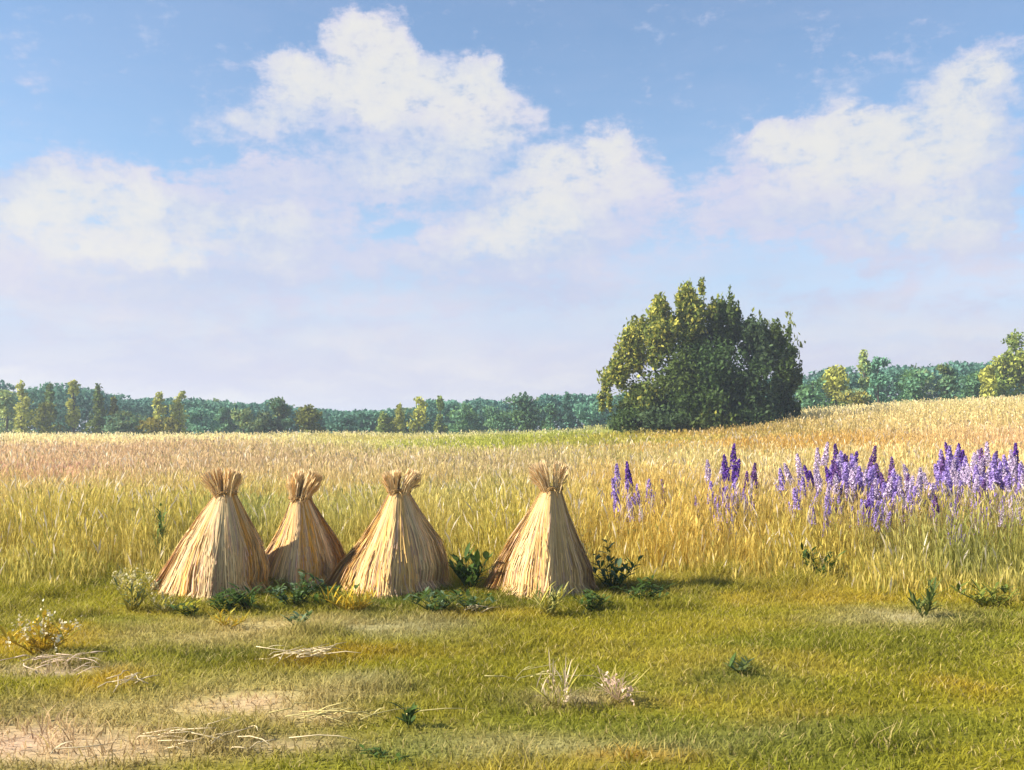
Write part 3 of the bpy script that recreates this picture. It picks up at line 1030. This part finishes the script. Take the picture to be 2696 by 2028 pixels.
TREES = [
    (18, 1022, 70, 128, 'round', TEAL, YEL, 'teal and yellow round tree cut by the left edge of the picture'),
    (56, 1000, 30, 124, 'column', YEL, YEL * .8, 'slim yellow tree first of the yellow tops, at the far left of the treeline'),
    (112, 1052, 64, 118, 'column', OLIVET, OLIVET * 1.3, 'dark olive oval tree standing below the thin crooked olive top at far left'),
    (130, 1006, 34, 126, 'loose', OLIVET, GRN, 'thin crooked olive tree rising between the two slim yellow tops at far left'),
    (194, 998, 34, 126, 'loose', YEL, YEL * .85, 'bright yellow wispy tree tallest in the left part of the treeline'),
    (160, 1048, 80, 136, 'round', TEAL, TEALD, 'blue green round tree filling the gap under the bright yellow wispy top'),
    (258, 1018, 50, 122, 'cone', OLIVET, GRN * .8, 'olive cone shaped conifer, the pointed tree nearest the tall yellow top'),
    (300, 1048, 22, 122, 'cone', OLIVET * .8, OLIVET, 'tiny dark pointed conifer just right of the olive cone shaped conifer'),
    (330, 1078, 100, 120, 'round', OLIVET, TEAL, 'low olive bushy tree right of the tiny dark conifer'),
    (418, 1028, 30, 126, 'column', YEL, YEL * .8, 'left one of a pair of yellow tree tops above a golden bush'),
    (472, 1024, 32, 127, 'column', YEL, YEL * .9, 'right one of a pair of yellow tree tops above a golden bush'),
    (445, 1052, 60, 140, 'round', TEAL, TEAL * 1.3, 'pale blue green tree standing between the pair of yellow tops'),
    (425, 1096, 96, 114, 'round', GOLD * .7, OLIVET, 'low golden olive bushy tree under the pair of yellow tops'),
    (530, 1068, 80, 132, 'round', TEAL, TEAL * 1.2, 'plain teal tree right of the pair of yellow tops'),
    (640, 1072, 46, 124, 'round', YEL * .7, TEAL, 'small yellow green tree left of the loose olive tree'),
    (590, 1070, 60, 138, 'loose', TEAL, GRN, 'wispy blue green tree between the plain teal and the small yellow green tree'),
    (735, 1046, 74, 120, 'loose', OLIVET, TEAL, 'loose olive tree with a ragged top above the second stook'),
    (695, 1078, 70, 119, 'round', OLIVET, TEALD, 'dark olive rounded tree touching the left side of the ragged olive tree'),
    (815, 1062, 66, 119, 'round', OLIVET, OLIVET * 1.3, 'dense olive tree right of the ragged olive tree'),
    (900, 1090, 80, 130, 'round', TEAL, TEALD, 'low teal tree at the lowest dip of the treeline'),
    (1012, 1082, 40, 124, 'round', YEL * .75, GRN, 'squat yellow green tree, lowest of the three yellow trees at mid treeline'),
    (1050, 1068, 32, 124, 'cone', YEL, YEL * .8, 'pointed yellow tree between a squat and a tall yellow tree at mid treeline'),
    (1102, 1040, 38, 125, 'column', YEL, YEL * .85, 'tall yellow tree, highest of the three yellow trees at mid treeline'),
    (1160, 1044, 30, 127, 'loose', YEL * .8, GRN, 'wispy yellow green tree right of the tall mid treeline yellow tree'),
    (1225, 1058, 90, 130, 'round', GRN, TEAL, 'rounded grey green tree left of the round green tree'),
    (1310, 1066, 80, 134, 'round', TEAL, GRN, 'flat topped teal tree touching the left side of the round green tree'),
    (1388, 1030, 84, 120, 'round', GRN * .75, TEALD, 'round dark green tree standing above the treeline left of the big bush'),
    (1450, 1062, 50, 130, 'loose', TEAL, GRN, 'ragged teal tree at the right side of the round dark green tree'),
    (1492, 1036, 32, 130, 'cone', TEAL, TEALD, 'narrow pointed teal tree midway from the round green tree to the big bush'),
    (1560, 1050, 80, 132, 'round', TEAL, TEAL * 1.3, 'pale teal tree beside the left foot of the big bush'),
    (2140, 992, 74, 112, 'round', TEAL, GRN, 'teal tree touching the right side of the big bush'),
    (2200, 960, 58, 112, 'round', YEL, YEL * .7, 'round yellow tree, first yellow one right of the big bush'),
    (2275, 918, 36, 114, 'loose', YEL, TEAL, 'yellow wispy top of the highest tree between bush and right edge'),
    (2312, 936, 80, 118, 'loose', TEAL * 1.3, TEAL, 'pale blue green loose tree behind the yellow wispy top'),
    (2250, 1020, 66, 104, 'round', GOLD, TEAL, 'golden green low tree under the yellow wispy top'),
    (2390, 968, 90, 114, 'round', GRN, TEAL, 'mid green flat rounded tree right of the pale blue green loose tree'),
    (2492, 958, 70, 113, 'loose', OLIVET * 1.3, TEAL, 'olive tipped ragged tree midway between loose pale tree and right edge'),
    (2565, 975, 76, 116, 'round', TEAL, GRN, 'dull green rounded tree left of the yellow tree by the right edge'),
    (2604, 955, 36, 108, 'round', YEL, YEL * .8, 'small bright yellow tree left of the tall tree at the right edge'),
    (2645, 915, 60, 110, 'round', YEL * .8, GRN, 'yellow green tree stepping up to the tall tree at the right edge'),
    (2700, 862, 92, 110, 'round', YEL * .75, GRN, 'tallest yellow green tree of the treeline, cut by the right edge'),
]
for a_ in TREES:
    far_tree(*a_)

# the wood behind them reads as one mass
SKX = [-400, 0, 150, 300, 380, 560, 700, 900, 1000, 1200, 1400, 1600, 1800, 2100, 2250, 2400, 2600, 2700, 2800, 3100]
SKY_ = [1020, 1030, 1035, 1060, 1062, 1072, 1072, 1092, 1090, 1068, 1062, 1052, 1030, 1000, 985, 980, 975, 940, 930, 920]
n = 90000
d = 138 + 14 * rng.random(n)
sxs = -420 + 3560 * rng.random(n)
x = xat(sxs, d)
z0 = ground_h(x, d)
cell = np.round(x / 2.6)
top = zat(np.interp(sxs, SKX, SKY_), d) - z0
top = top * (0.90 + 0.26 * vnoise(x * 0.42, x * 0 + 2, 55)) * (0.93 + 0.14 * vnoise(x * 1.3, d * 0.4, 56))
hz = top * 1.05 * rng.random(n) ** 0.5
p = np.stack([x, d, z0 + hz], 1)
blue = vnoise(x * 0.12, x * 0 + 7, 58)[:, None]
c = (TEAL * 0.95 * (1 - blue) + np.array((0.10, 0.22, 0.18)) * blue)
yl = (vnoise(x * 0.33, d * 0.2, 59) > 0.78)[:, None]
c = np.where(yl, c * .5 + YEL * .28, c) * (0.65 + 0.7 * rng.random((n, 1)))
a = leaf_quads(p, 0.40 + 0.40 * rng.random(n), c, 0.4, 0.65)
o = mesh_obj('far_wood', a[0], tris=a[2], cols=a[3], mat=MAT_FAR)
tag(o, 'blue green distant wood closing the field behind the treeline', 'wood', None, 'stuff')

# ------------------------------------------------------------------ flowers


def leaf_blade(base, direc, length, width, droop, col, fold=0.2, segs=4):
    """One modelled leaf: pointed oval with a folded midrib that bends over."""
    direc = np.asarray(direc, float)
    direc /= np.linalg.norm(direc)
    sd = np.cross(direc, (0, 0, 1.0))
    if np.linalg.norm(sd) < 1e-4:
        sd = np.array((1.0, 0, 0))
    sd /= np.linalg.norm(sd)
    up = np.cross(sd, direc)
    V, Q, T = [], [], []
    base = np.asarray(base, float)
    for i in range(segs + 1):
        f = i / segs
        w = width * 0.5 * (math.sin(math.pi * min(1, f * 0.93 + 0.05)) ** 0.8)
        c = base + direc * length * f + np.array((0, 0, -1.0)) * droop * length * f * f
        V += [c - sd * w + up * w * fold, c, c + sd * w + up * w * fold]
    for i in range(segs):
        k = i * 3
        Q += [(k, k + 1, k + 4, k + 3), (k + 1, k + 2, k + 5, k + 4)]
    V = np.array(V)
    return V, np.array(Q), np.zeros((0, 3), int), np.repeat(np.asarray(col, float)[None], len(V), 0)


def make_lupin(label, col, col_tip, height, spikes, seed, group):
    R = np.random.default_rng(seed)
    t_ = thing('lupin_plant', label, 'flower', (0, 0, 0), 0, group)
    st, lf = [], []
    for s in range(spikes):
        ang = R.random() * 6.28
        sp = 0.0 if spikes == 1 else 0.10 + 0.12 * R.random()
        hh = height * (1.0 if s == 0 else 0.72 + 0.22 * R.random())
        tip = np.array((sp * math.cos(ang), sp * math.sin(ang), hh))
        L = height * (0.28 + 0.10 * R.random())
        st.append(tube([(0, 0, -0.02), (tip[0] * .5, tip[1] * .5, hh * .45), tip * np.array((1, 1, .98))], [0.008, 0.007, 0.003], 5, (0.14, 0.17, 0.06)))
        n = 330
        f = R.random(n) ** 0.85
        th = R.random(n) * 6.28
        r = 0.056 * (1 - f) ** 0.6 + 0.008
        r = r * (0.55 + 0.55 * R.random(n))
        axis = np.array((tip[0] * .5, tip[1] * .5, hh * .45)), tip
        zc = hh - L * (1 - f)
        k = ((zc - axis[0][2]) / (axis[1][2] - axis[0][2]))[:, None]
        cen = axis[0][None] * (1 - k) + axis[1][None] * k
        p = cen + np.stack([r * np.cos(th), r * np.sin(th), np.zeros(n)], 1)
        cc = (np.asarray(col)[None] * (1 - f[:, None]) + np.asarray(col_tip)[None] * f[:, None]) * (0.6 + 0.8 * R.random((n, 1)))
        a_ = leaf_quads(p, (0.042 - 0.012 * f) * (0.8 + .5 * R.random(n)), cc, 0.5, 0.75)
        mesh_obj('flower_spike', a_[0], tris=a_[2], cols=a_[3], mat=MAT_PETAL, parent=t_)
    for k in range(7):
        ang = R.random() * 6.28
        zz = height * (0.12 + 0.42 * R.random())
        hub = np.array((0.10 * math.cos(ang), 0.10 * math.sin(ang), zz + .05))
        st.append(tube([(0, 0, zz - .03), hub], [0.004, 0.003], 4, (0.16, 0.2, 0.06)))
        for m_ in range(7):
            b_ = ang + (m_ - 3) * 0.55
            lf.append(leaf_blade(hub, (math.cos(b_), math.sin(b_), 0.25), 0.085, 0.022, 0.3, np.array((0.13, 0.19, 0.05)) * (0.7 + .6 * R.random()), 0.2, 3))
    a_ = join(st)
    mesh_obj('stem', a_[0], quads=a_[1], tris=a_[2], cols=a_[3], mat=MAT_LEAF, parent=t_, smooth=True)
    a_ = join(lf)
    mesh_obj('foliage', a_[0], quads=a_[1], tris=a_[2], cols=a_[3], mat=MAT_LEAF, parent=t_)
    return t_


VIO = np.array((0.15, 0.06, 0.36))
LIL = np.array((0.40, 0.29, 0.60))
PAL = np.array((0.66, 0.54, 0.70))
MAU = np.array((0.26, 0.13, 0.36))
# (picture x, picture y of the top, distance, kind, scale, label, group)
G1 = 'purple lupins right of the pale stook'
G2 = 'lupins in the big purple patch below the right treeline'
G3 = 'lupins by the right edge of the field'
G5 = 'scattered lupins between the pale stook and the big patch'
G4 = 'lilac lupins around the lone dark spike'
FLOWERS = [
    (1922, 1168, 15.0, 'violet_tall', 1.0, 'deep violet lupin, the lone tall dark spike between the bush and the pale stook', None),
    (1635, 1222, 14.6, 'lilac', .95, 'lilac lupin leftmost of all, nearest the pale stook', None),
    (1668, 1216, 14.8, 'violet', .9, 'small violet lupin beside the leftmost lilac one', None),
    (1690, 1275, 14.2, 'lilac', .9, 'lilac lupin low in the small clump nearest the pale stook', G1), (1650, 1290, 14.0, 'lilac', .85, None, G1), (1662, 1255, 14.5, 'lilac', .85, None, G1), (1705, 1262, 14.6, 'lilac', .8, None, G1),
    (1762, 1262, 14.8, 'mauve', .8, 'dark thin mauve lupin standing alone between two clumps', None),
    (1875, 1212, 15.2, 'pale', 1.0, 'pale whitish lilac lupin just left of the lone dark spike', None),
    (1885, 1250, 14.6, 'lilac', .9, 'lilac lupin crowding round the lone dark violet spike', G4), (1945, 1240, 14.8, 'mauve', .95, None, G4), (1960, 1270, 14.6, 'lilac', .85, None, G4), (1905, 1275, 14.4, 'lilac', .85, None, G4),
    (1930, 1222, 14.9, 'violet', .9, None, G4), (1975, 1215, 15.5, 'mauve', .9, None, G4), (1868, 1268, 14.3, 'lilac', .85, None, G4), (1990, 1290, 14.3, 'lilac', .8, None, G4), (1940, 1300, 14.1, 'lilac', .8, None, G4), (1912, 1205, 14.8, 'violet', .95, None, G4), (1932, 1195, 15.2, 'violet', .95, None, G4),
    (2150, 1152, 15.4, 'pale', 1.1, 'tall pale pinkish lupin at the left side of the big purple patch', None),
    (2212, 1150, 15.6, 'violet_tall', 1.05, 'violet lupin with the highest tip of the big purple patch', None),
    (2128, 1195, 15.0, 'pale', 1.0, 'second pale lupin, lower, at the outer left side of the big purple patch', None),
    (2270, 1172, 15.6, 'mauve', 1.0, 'mauve lupin at the right shoulder of the big purple patch', None),
]
for k in range(38):
    sx_ = random.gauss(2225, 50)
    FLOWERS.append((sx_, 1185 + abs(random.gauss(0, 42)) + abs(sx_ - 2220) * .28, random.uniform(14.2, 16.2), random.choice(['violet', 'lilac', 'lilac', 'mauve', 'lilac', 'pale']), random.uniform(.8, 1.0), None, G2))
for k in range(6):
    FLOWERS.append((max(1660, random.choice([random.gauss(1690, 30), random.gauss(1930, 40)])), random.triangular(1240, 1340, 1290), 14, random.choice(['lilac', 'pale', 'lilac', 'pale', 'mauve']), .9, None, G5))
for k in range(16):
    FLOWERS.append((random.uniform(2100, 2520), random.triangular(1265, 1380, 1280), random.uniform(13.4, 14.4), random.choice(['lilac', 'mauve', 'lilac', 'pale']), random.uniform(.75, .9), None, G2))
for k in range(56):
    FLOWERS.append((random.uniform(2480, 2730), random.triangular(1155, 1400, 1235), random.uniform(14, 17), random.choice(['lilac', 'lilac', 'pale', 'lilac', 'mauve', 'pale']), random.uniform(.85, 1.05), None, G3))
for k in range(26):
    FLOWERS.append((random.uniform(2300, 2500), random.triangular(1190, 1350, 1250), 15, random.choice(['lilac', 'pale', 'lilac', 'mauve', 'pale']), .9, None, G2))
FLOWERS += [(2536, 1136, 15.5, 'violet', .8, 'small dark violet lupin tip standing clear above the pale flowers near the right edge', None),
            (2546, 1168, 15.0, 'violet', .95, 'dark violet lupin just under the small clear tip near the right edge', None),
            (2672, 1168, 13.6, 'violet', 1.0, 'dark indigo lupin close to the right edge, upper one of two', None),
            (2690, 1212, 13.2, 'violet', .95, 'dark indigo lupin close to the right edge, lower one of two', None)]
GL = {G5: 'scattered pale lupin in thin hay between the pale stook and the big patch', G1: 'lilac lupin low in the small clump nearest the pale stook', G4: 'lupin crowding round the lone dark violet spike',
      G2: 'lupin in the big purple patch below the treeline right of the bush', G3: 'lilac lupin among the scattered flowers toward the right edge'}
PROTO = {}
KINDS = {'violet': (VIO, VIO * 1.1, 2), 'violet_tall': (VIO, VIO * .9, 1), 'lilac': (LIL, LIL * 1.1, 3), 'pale': (PAL, PAL * .9, 2), 'mauve': (MAU, MAU * .9, 2)}
for sx_, sy_, d_, kd, sc_, lab, grp in FLOWERS:
    d_ = float(np.interp(sy_, [1140, 1200, 1260, 1330, 1400], [22.5, 18.2, 15.8, 14.3, 13.5])) + random.uniform(-.4, .4) - (random.choice([0, 0, 0.7]) if sx_ > 2080 and sy_ > 1215 else 0)
    x_ = xat(sx_, d_)
    z_ = gz(x_, d_)
    H_ = zat(sy_, d_) - z_
    H_ = min(max(H_, 0.6), 1.6)
    lab = GL[grp] if grp else lab
    if kd not in PROTO:
        ca, cb, ns = KINDS[kd]
        PROTO[kd] = make_lupin(lab, ca, cb, 1.3, ns, 300 + len(PROTO), grp)
        o = PROTO[kd]
        o.location = (x_, d_, z_)
        o.scale = (H_ / 1.3,) * 3
        lup = o
    else:
        lup = copy_thing(PROTO[kd], (x_, d_, z_), random.random() * 6.28, H_ / 1.3, lab, grp)
    lup.rotation_euler = (random.gauss(0, .08), random.gauss(.03, .09), lup.rotation_euler.z)

# ------------------------------------------------------------------ weeds, tufts and straw in front


def make_weed(name, label, sx, sy, height, spread_, n, cols, leaf=(0.16, 0.05), upright=0.8, flowers=None, seed=0, cat='plant', d=None):
    R = np.random.default_rng(seed)
    if d is None:
        x_, d_ = gpos(sx, sy)
    else:
        x_, d_ = xat(sx, d), d
    z_ = gz(x_, d_)
    t_ = thing(name, label, cat, (x_, d_, z_))
    st, lf, fl = [], [], []
    ns = max(3, n // 9)
    for s in range(ns):
        ang = R.random() * 6.28
        rr = spread_ * R.random() ** .6
        hh = height * (0.55 + 0.5 * R.random()) * (1 - 0.35 * rr / max(spread_, .01))
        root = np.array((rr * .12 * math.cos(ang), rr * .12 * math.sin(ang), -0.01))
        tip = np.array((rr * math.cos(ang), rr * math.sin(ang), hh))
        mid_ = root * .5 + tip * .5 + np.array((0, 0, hh * .08))
        cst = np.asarray(cols[0]) * 0.9
        st.append(tube([root, mid_, tip], [0.006, 0.005, 0.002], 4, cst))
        for k in range(n // ns):
            f = 0.12 + 0.88 * R.random()
            b_ = root * (1 - f) + tip * f + np.array((0, 0, hh * .05))
            a2 = R.random() * 6.28
            c = np.asarray(cols[R.integers(len(cols))]) * (0.65 + 0.7 * R.random())
            lf.append(leaf_blade(b_, (math.cos(a2), math.sin(a2), upright * (0.3 + R.random())), leaf[0] * (0.55 + .7 * R.random()), leaf[1] * (0.6 + .6 * R.random()), 0.35 * R.random(), c, 0.18, 4))
        if flowers is not None and R.random() < flowers[1]:
            nf = 16
            p = tip + R.normal(0, 0.022, (nf, 3)) * np.array((1, 1, 1.6))
            cc = np.asarray(flowers[0])[None] * (0.8 + .3 * R.random((nf, 1)))
            fl.append(leaf_quads(p, 0.02 + 0.02 * R.random(nf), cc, 0.6, 0.7))
    a_ = join(st)
    mesh_obj('stems', a_[0], quads=a_[1], tris=a_[2], cols=a_[3], mat=MAT_LEAF, parent=t_, smooth=True)
    a_ = join(lf)
    mesh_obj('foliage', a_[0], quads=a_[1], tris=a_[2], cols=a_[3], mat=MAT_LEAF, parent=t_)
    if fl:
        a_ = join(fl)
        mesh_obj('blossom', a_[0], tris=a_[2], quads=a_[1], cols=a_[3], mat=MAT_PETAL, parent=t_)
    return t_


DG = (0.06, 0.105, 0.016)
DG2 = (0.08, 0.13, 0.03)
GG = (0.14, 0.20, 0.10)
YG = (0.46, 0.40, 0.06)
GO = (0.60, 0.40, 0.03)
CR = (0.70, 0.62, 0.34)
make_weed('green_weed', 'dark green upright broad leaved weed between the third stook and the pale stook', 1240, 1590, 0.62, 0.22, 60, [DG, DG2], (0.24, 0.075), 1.6, None, 1, d=11.75)
make_weed('green_weed', 'dark green bushy weed at the right foot of the pale stook', 1612, 1580, 0.60, 0.34, 130, [DG, DG2, GG], (0.14, 0.05), 1.0, None, 2, d=11.75)
make_weed('green_weed', 'low dark green weed in the shadow right of the bushy weed by the pale stook', 1690, 1585, 0.30, 0.36, 90, [DG2, DG], (0.13, 0.04), 0.6, None, 3)
make_weed('green_weed', 'grey green bushy weed in front of the second stook', 775, 1600, 0.42, 0.40, 170, [DG, DG2, GG], (0.11, 0.04), 0.7, None, 4)
make_weed('green_weed', 'dark green low weed in the shade between the first and second stook', 655, 1605, 0.30, 0.38, 110, [DG, DG2], (0.14, 0.04), 0.7, None, 5)
make_weed('green_weed', 'green weed low at the right foot of the third stook', 1150, 1612, 0.26, 0.36, 100, [DG2, DG, GG], (0.13, 0.04), 0.7, None, 6)
make_weed('green_weed', 'small green weed at the front left foot of the first stook', 510, 1625, 0.20, 0.26, 60, [DG2, OLIVE], (0.11, 0.035), 0.7, None, 7)
make_weed('green_weed', 'grey green leafy weed growing alone below the second stook', 790, 1655, 0.20, 0.20, 60, [GG, DG2], (0.09, 0.035), 0.8, None, 8)
make_weed('yellow_tuft', 'golden yellow tuft at the foot of the third stook', 930, 1612, 0.26, 0.34, 150, [GO, YG], (0.20, 0.016), 1.6, None, 9)
make_weed('yellow_tuft', 'pale yellow green tuft at the front foot of the pale stook', 1445, 1622, 0.28, 0.26, 130, [(0.55, 0.50, 0.16), YG, DG2], (0.22, 0.016), 1.5, None, 10)
make_weed('yellow_plant', 'pale yellow flowering plant left of the first stook', 345, 1610, 0.50, 0.32, 170, [YG, (0.52, 0.44, 0.12), GG], (0.16, 0.022), 1.3, (CR, .45), 11)
make_weed('golden_plant', 'golden bushy plant with cream blossoms at the left edge of the mown grass', 110, 1725, 0.40, 0.32, 190, [GO, YG, (0.45, 0.30, 0.03)], (0.14, 0.03), 1.1, ((0.74, 0.66, 0.44), .45), 12)
make_weed('green_weed', 'tall thin green weed in the hay left of the first stook', 424, 1500, 1.0, 0.16, 80, [(0.17, 0.24, 0.06), DG2], (0.18, 0.03), 1.6, None, 13, d=13.6)
make_weed('green_weed', 'tall green weed at the meadow edge below the flowers near the right side', 2435, 1630, 0.36, 0.20, 60, [DG2, (0.18, 0.2, 0.05)], (0.20, 0.03), 1.6, None, 14)
make_weed('green_weed', 'dark green weed under the big purple patch, in front of the hay', 2160, 1500, 0.55, 0.28, 100, [DG, DG2], (0.13, 0.05), 1.0, None, 15, d=12.6)
make_weed('green_weed', 'green sprig lying on the open grass above the lower right corner', 1955, 1775, 0.15, 0.24, 34, [DG2, GG, (0.16, 0.19, 0.05)], (0.12, 0.03), 0.8, None, 16)
make_weed('green_weed', 'small dark green sprig with upright leaf in the foreground, bottom centre', 1075, 1915, 0.17, 0.12, 16, [DG2, DG], (0.13, 0.04), 1.2, None, 17)
make_weed('green_weed', 'flat dark sprig at the bottom edge of the picture', 1010, 2000, 0.08, 0.22, 22, [DG, DG2], (0.10, 0.025), 0.3, None, 18)
make_weed('grass_tuft', 'tall pale seeding grass tuft leaning right in the open foreground', 1470, 1862, 0.25, 0.22, 60, [(0.46, 0.42, 0.08), (0.66, 0.52, 0.34), YG], (0.28, 0.010), 2.0, ((0.70, 0.54, 0.36), .5), 19, cat='grass tuft')
make_weed('grass_tuft', 'pink seeding grass tuft low beside the tall pale tuft', 1625, 1850, 0.22, 0.20, 60, [(0.66, 0.48, 0.34), (0.5, 0.42, 0.12)], (0.24, 0.010), 1.2, ((0.70, 0.50, 0.38), .5), 20, cat='grass tuft')
make_weed('green_weed', 'dark green low weed beneath the right side meadow edge', 2610, 1600, 0.28, 0.5, 90, [(0.13, 0.17, 0.03), (0.24, 0.25, 0.04)], (0.16, 0.035), 1.1, None, 21)
make_weed('yellow_tuft', 'small pale tuft at the far left foot of the first stook', 440, 1615, 0.22, 0.22, 70, [YG, CR], (0.18, 0.014), 1.4, None, 22)


make_weed('green_weed', 'dark green weed in front of the gap between the second and third stook', 860, 1600, 0.30, 0.34, 110, [DG, DG2], (0.12, 0.04), 0.8, None, 23)
make_weed('green_weed', 'dark green weed hugging the right side of the first stook foot', 590, 1612, 0.24, 0.30, 100, [DG, DG2], (0.12, 0.036), 0.7, None, 24)
make_weed('green_weed', 'low grey green weed before the upright broad leaved weed', 1245, 1612, 0.22, 0.32, 90, [DG2, GG, DG], (0.11, 0.036), 0.7, None, 25)
make_weed('green_weed', 'low dark weed at the right front foot of the pale stook', 1560, 1612, 0.22, 0.34, 100, [DG, DG2], (0.12, 0.036), 0.7, None, 26)
make_weed('yellow_tuft', 'yellow tuft in the grass below the first stook', 600, 1655, 0.16, 0.24, 80, [GO, YG], (0.14, 0.014), 1.3, None, 27)


def make_straw(label, sx, sy, n, length, spread_, ang0, seed, col=(0.72, 0.58, 0.34)):
    R = np.random.default_rng(seed)
    x_, d_ = gpos(sx, sy)
    t_parts = []
    for k in range(int(n * .5)):
        a0 = ang0 + R.normal(0, 0.55)
        L = length * (0.3 + 0.75 * R.random())
        c0 = np.array((R.normal(0, spread_), R.normal(0, spread_ * .45), 0.045 + 0.05 * R.random()))
        dv = np.array((math.cos(a0), math.sin(a0), R.normal(0.12, .18)))
        kink = R.normal(0, .12, 2) * L
        path = [c0 - dv * L * .5, c0 - dv * L * .18 + np.array((kink[0], kink[1] * .6, .012)), c0 + dv * L * .15 + np.array((kink[1] * .7, kink[0] * .5, .014)), c0 + dv * L * .5]
        for q_ in path:
            q_[2] = max(q_[2], 0.02)
        cc = np.asarray(col) * (0.7 + 0.45 * R.random())
        t_parts.append(tube(path, [0.004, 0.004, 0.0035, 0.002], 4, cc))
        if R.random() < 0.35:
            t_parts.append(leaf_blade(path[1], (math.cos(a0 + .5), math.sin(a0 + .5), .35), L * .5, 0.016, 0.4, cc, 0.2, 4))
    a_ = join(t_parts)
    o_ = mesh_obj('straw_wisp', a_[0], quads=a_[1], tris=a_[2], cols=a_[3], mat=MAT_STRAW)
    o_.location = (x_, d_, gz(x_, d_))
    tag(o_, label, 'straw')
    return o_


make_straw('loose pale straw wisp lying on the grass below the third stook', 815, 1745, 46, 0.40, 0.16, 0.35, 31)
make_straw('small cream straw wisp on the grass below the golden bushy plant', 345, 1815, 22, 0.26, 0.09, 0.9, 32)
make_straw('long flat scatter of pale straw near the lower left corner', 540, 1968, 34, 0.40, 0.24, 0.05, 33)
make_straw('yellow straw scatter on the pale patch left of the dark sprig', 890, 1905, 30, 0.42, 0.24, 0.1, 34, (0.62, 0.52, 0.2))
make_straw('few thin straws strewn left of the tall pale seeding tuft', 1380, 1800, 12, 0.42, 0.16, 0.6, 35, (0.58, 0.5, 0.2))
make_straw('pale broken straw lying at the foot of the weed between third and pale stook', 1255, 1618, 12, 0.26, 0.10, 0.2, 36)
make_straw('pink dry stalk scatter along the bare strip at the left edge', 130, 1768, 36, 0.36, 0.28, 0.15, 37, (0.66, 0.50, 0.36))

# ------------------------------------------------------------------ the air
hz_m = bpy.data.materials.new('summer_haze')
hz_m.use_nodes = True
t = hz_m.node_tree
for n_ in list(t.nodes):
    t.nodes.remove(n_)
vol = N(t, 'ShaderNodeVolumePrincipled')
vol.inputs['Color'].default_value = (0.80, 0.88, 1.0, 1)
vol.inputs['Density'].default_value = 0.0009
vol.inputs['Anisotropy'].default_value = 0.2
out = N(t, 'ShaderNodeOutputMaterial')
t.links.new(vol.outputs[0], out.inputs['Volume'])
s_, zb, zt_ = 1520.0, -3.0, 24.0
V = [(-s_, -s_, zb), (s_, -s_, zb), (s_, s_, zb), (-s_, s_, zb), (-s_, -s_, zt_), (s_, -s_, zt_), (s_, s_, zt_), (-s_, s_, zt_)]
Q = [(0, 3, 2, 1), (4, 5, 6, 7), (0, 1, 5, 4), (1, 2, 6, 5), (2, 3, 7, 6), (3, 0, 4, 7)]
hz_o = mesh_obj('haze', V, quads=Q, mat=hz_m)
tag(hz_o, 'pale blue summer haze over the whole field', 'haze', None, 'stuff')
